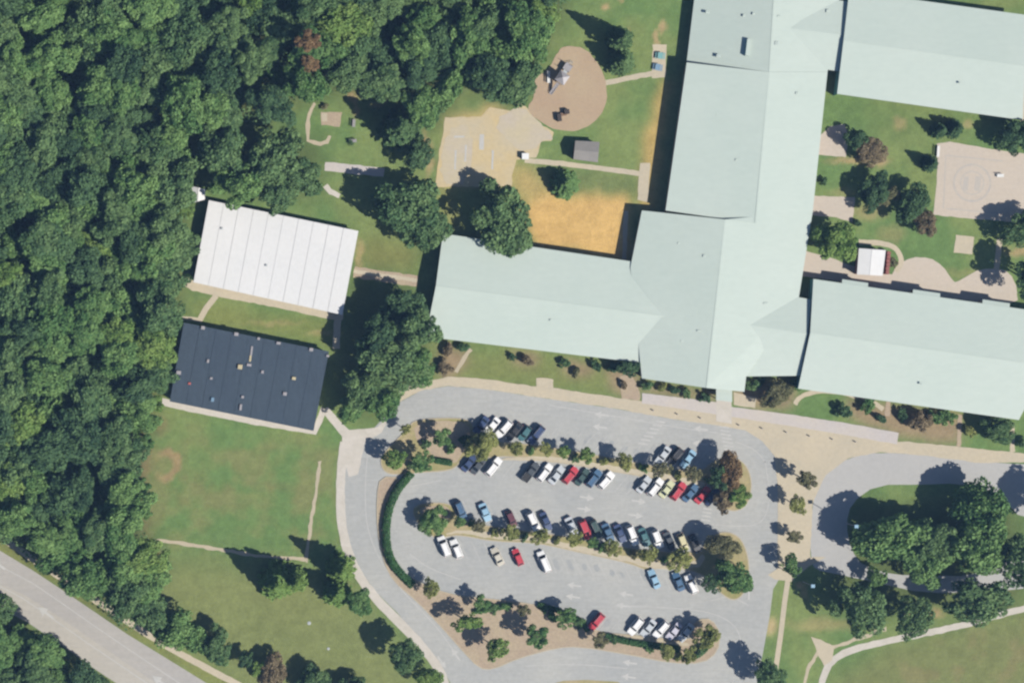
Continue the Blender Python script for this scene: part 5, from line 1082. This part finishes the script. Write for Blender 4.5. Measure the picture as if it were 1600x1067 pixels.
# ------------------------------------------------------------------ playground and small things
def play_structure():
    p = P(876, 124)
    root = empty('play_structure', (p.x, p.y, .04), 'grey climbing frame with platforms and slides on the round playground', 'climbing frame', None, math.radians(55))
    bm = bmesh.new(); add_box(bm, 0, 0, 1.5, 2.2, 2.2, .12); bm_obj('platform', bm, M['metal'], root)
    bm = bmesh.new(); add_box(bm, 3.0, .3, 1.2, 1.8, 1.8, .12); bm_obj('platform', bm, M['metal'], root)
    bm = bmesh.new(); add_box(bm, 1.62, .2, 1.35, 1.0, 1.0, .10); bm_obj('bridge', bm, M['pale_metal'], root)
    for x, y, h in ((-1, -1, 2.7), (1, -1, 2.7), (1, 1, 2.7), (-1, 1, 2.7), (2.2, -.5, 2.1), (3.8, -.5, 2.1), (3.8, 1.1, 2.1), (2.2, 1.1, 2.1)):
        bm = bmesh.new(); add_tube(bm, (x, y, 0), (x, y, h), .06, .06); bm_obj('post', bm, M['pale_metal'], root)
    bm = bmesh.new()
    vs = [bm.verts.new(q) for q in ((-1.3, -1.3, 2.7), (1.3, -1.3, 2.7), (1.3, 1.3, 2.7), (-1.3, 1.3, 2.7), (0, 0, 3.5))]
    for i in range(4): bm.faces.new((vs[i], vs[(i + 1) % 4], vs[4]))
    bm.faces.new((vs[3], vs[2], vs[1], vs[0])); bm_obj('roof', bm, M['metal'], root)
    bm = bmesh.new()
    for i in range(6):
        t = i / 5; add_box(bm, -1.6 - 2.4 * t, 0, 1.45 - 1.25 * t, .62, .7, .08)
    for y in (-.36, .36): add_tube(bm, (-1.2, y, 1.7), (-4.2, y, .35), .05, .05, 6)
    bm_obj('slide', bm, M['metal'], root)
    bm = bmesh.new()
    for y in (0.0, .6): add_tube(bm, (4.0, y, 1.2), (5.0, y, 0), .04, .04, 6)
    for i in range(4): t = (i + .5) / 4; add_tube(bm, (4.0 + t, 0, 1.2 - 1.2 * t), (4.0 + t, .6, 1.2 - 1.2 * t), .03, .03, 6)
    bm_obj('ladder', bm, M['pale_metal'], root)
play_structure()
def climber():
    p = P(879, 180); root = empty('timber_climber', (p.x, p.y, .04), 'dark brown L shaped timber climber at the lower side of the round playground', 'climber', None, math.radians(8))
    for (x, y, sx, sy, sz) in ((-.95, -.55, .95, 1.7, 1.1), (.95, .55, 1.2, 1.0, 1.1)):
        bm = bmesh.new(); add_box(bm, x, y, sz / 2, sx, sy, sz); bm_obj('block', bm, M['dark_wood'], root)
    bm = bmesh.new(); add_box(bm, .0, .12, .35, 1.9, .7, .5); bm_obj('beam', bm, M['wood'], root)
climber()
def bench(u, v, rz, m, label, L=2.2):
    p = P(u, v); root = empty('bench', (p.x, p.y, .02), label, 'bench', None, rz)
    for y in (-.22, 0, .22):
        bm = bmesh.new(); add_box(bm, 0, y, .46, L, .18, .05); bm_obj('slat', bm, M[m], root)
    for x in (-L * .4, L * .4):
        bm = bmesh.new(); add_box(bm, x, 0, .21, .08, .5, .42); bm_obj('leg', bm, M['metal'], root)
    bm = bmesh.new(); add_box(bm, 0, .36, .75, L, .05, .3); bm_obj('backrest', bm, M[m], root)
bench(857, 121, math.radians(90), 'white_metal', 'white bench at the left edge of the round playground', 2.8)
bench(1465, 237, math.radians(86), 'white_metal', 'white bench at the upper left corner of the big pale court', 2.6)
bench(1562, 275, math.radians(0), 'white_metal', 'short white bench on the right part of the big pale court', 1.6)
def table(u, v, m, label):
    p = P(u, v); root = empty('picnic_table', (p.x, p.y, .02), label, 'picnic table', 'picnic tables beside the spine', random.uniform(-.2, .2))
    bm = bmesh.new(); add_box(bm, 0, 0, .74, 1.25, 1.5, .06); bm_obj('tabletop', bm, M[m], root)
    for x in (-.95, .95):
        bm = bmesh.new(); add_box(bm, x, 0, .44, .3, 1.5, .05); bm_obj('seat', bm, M[m], root)
    for y in (-.5, .5):
        bm = bmesh.new(); add_box(bm, 0, y, .40, 1.9, .06, .07); add_tube(bm, (-.75, y, 0), (-.2, y, .7), .04, .04, 6); add_tube(bm, (.75, y, 0), (.2, y, .7), .04, .04, 6); bm_obj('frame', bm, M['metal'], root)
table(1031, 88, 'teal_plastic', 'teal picnic table on the pale pad beside the spine')
table(1027, 106, 'blue_plastic', 'blue picnic table on the pale pad beside the spine')
def lamp_post(u, v, h, label):
    p = P(u, v, h); root = empty('lamp_post', (p.x, p.y, 0), label, 'lamp post', 'lamp posts round the drive')
    bm = bmesh.new(); add_tube(bm, (0, 0, 0), (0, 0, h), .11, .07, 10); bm_obj('pole', bm, M['metal'], root)
    bm = bmesh.new(); add_box(bm, 0, 0, h + .1, 1.0, .85, .22, 0, .8); bm_obj('lamp_head', bm, M['lamp_head'], root)
lamp_post(1338, 822, 9, 'bluish lamp head on a post over the left tree of the circular drive'); lamp_post(1270, 915, 9, 'bluish lamp head on a post beside the tree below the drive entrance')
def cover(u, v, r, label):
    p = P(u, v); bm = bmesh.new(); add_tube(bm, (p.x, p.y, -.02), (p.x, p.y, .10), r, r * .92, 14); add_tube(bm, (p.x, p.y, .10), (p.x, p.y, .14), r * .5, r * .45, 12)
    tag(bm_obj('utility_cover', bm, M['pale_metal']), label, 'utility cover', 'covers on the lower field')
cover(483, 973, .45, 'pale round utility cover in the middle of the lower field'); cover(513, 1013, .35, 'smaller pale cover nearer the bottom of the lower field')
p = P(820, 245); bm = bmesh.new(); add_box(bm, 0, 0, .55, 1.5, 1.3, 1.1, 0, .94); add_box(bm, 0, 0, 1.13, 1.6, 1.4, .06); tag(bm_obj('utility_box', bm, M['white_metal'], None, (p.x, p.y, .02)), 'white utility box at the lower right corner of the pale court', 'utility box')
p = P(555, 220); 
for (u, v, rz, lab) in ((553, 193, 1.5, 'grey bench at the right side of the garden lawn'), (551, 221, .1, 'dark bench below the garden pad')): bench(u, v, rz, 'metal', lab, 1.8)
# small bollards along the terrace
bm = bmesh.new(); add_tube(bm, (0, 0, 0), (0, 0, .6), .14, .14, 10); add_tube(bm, (0, 0, .6), (0, 0, .7), .16, .06, 10); bol = bpy.data.meshes.new('bollard'); bm.to_mesh(bol); bm.free(); bol.materials.append(M['metal'])
for i, (u, v) in enumerate(((1020, 641), (1058, 647), (1094, 653), (1154, 664), (1190, 669), (1228, 675), (1264, 681), (1300, 686), (1336, 690))):
    p = P(u, v); tag(link('bollard', bol, None, None, (p.x, p.y, .03)), 'grey bollard in the line along the front terrace', 'bollard', 'bollards along the front terrace')
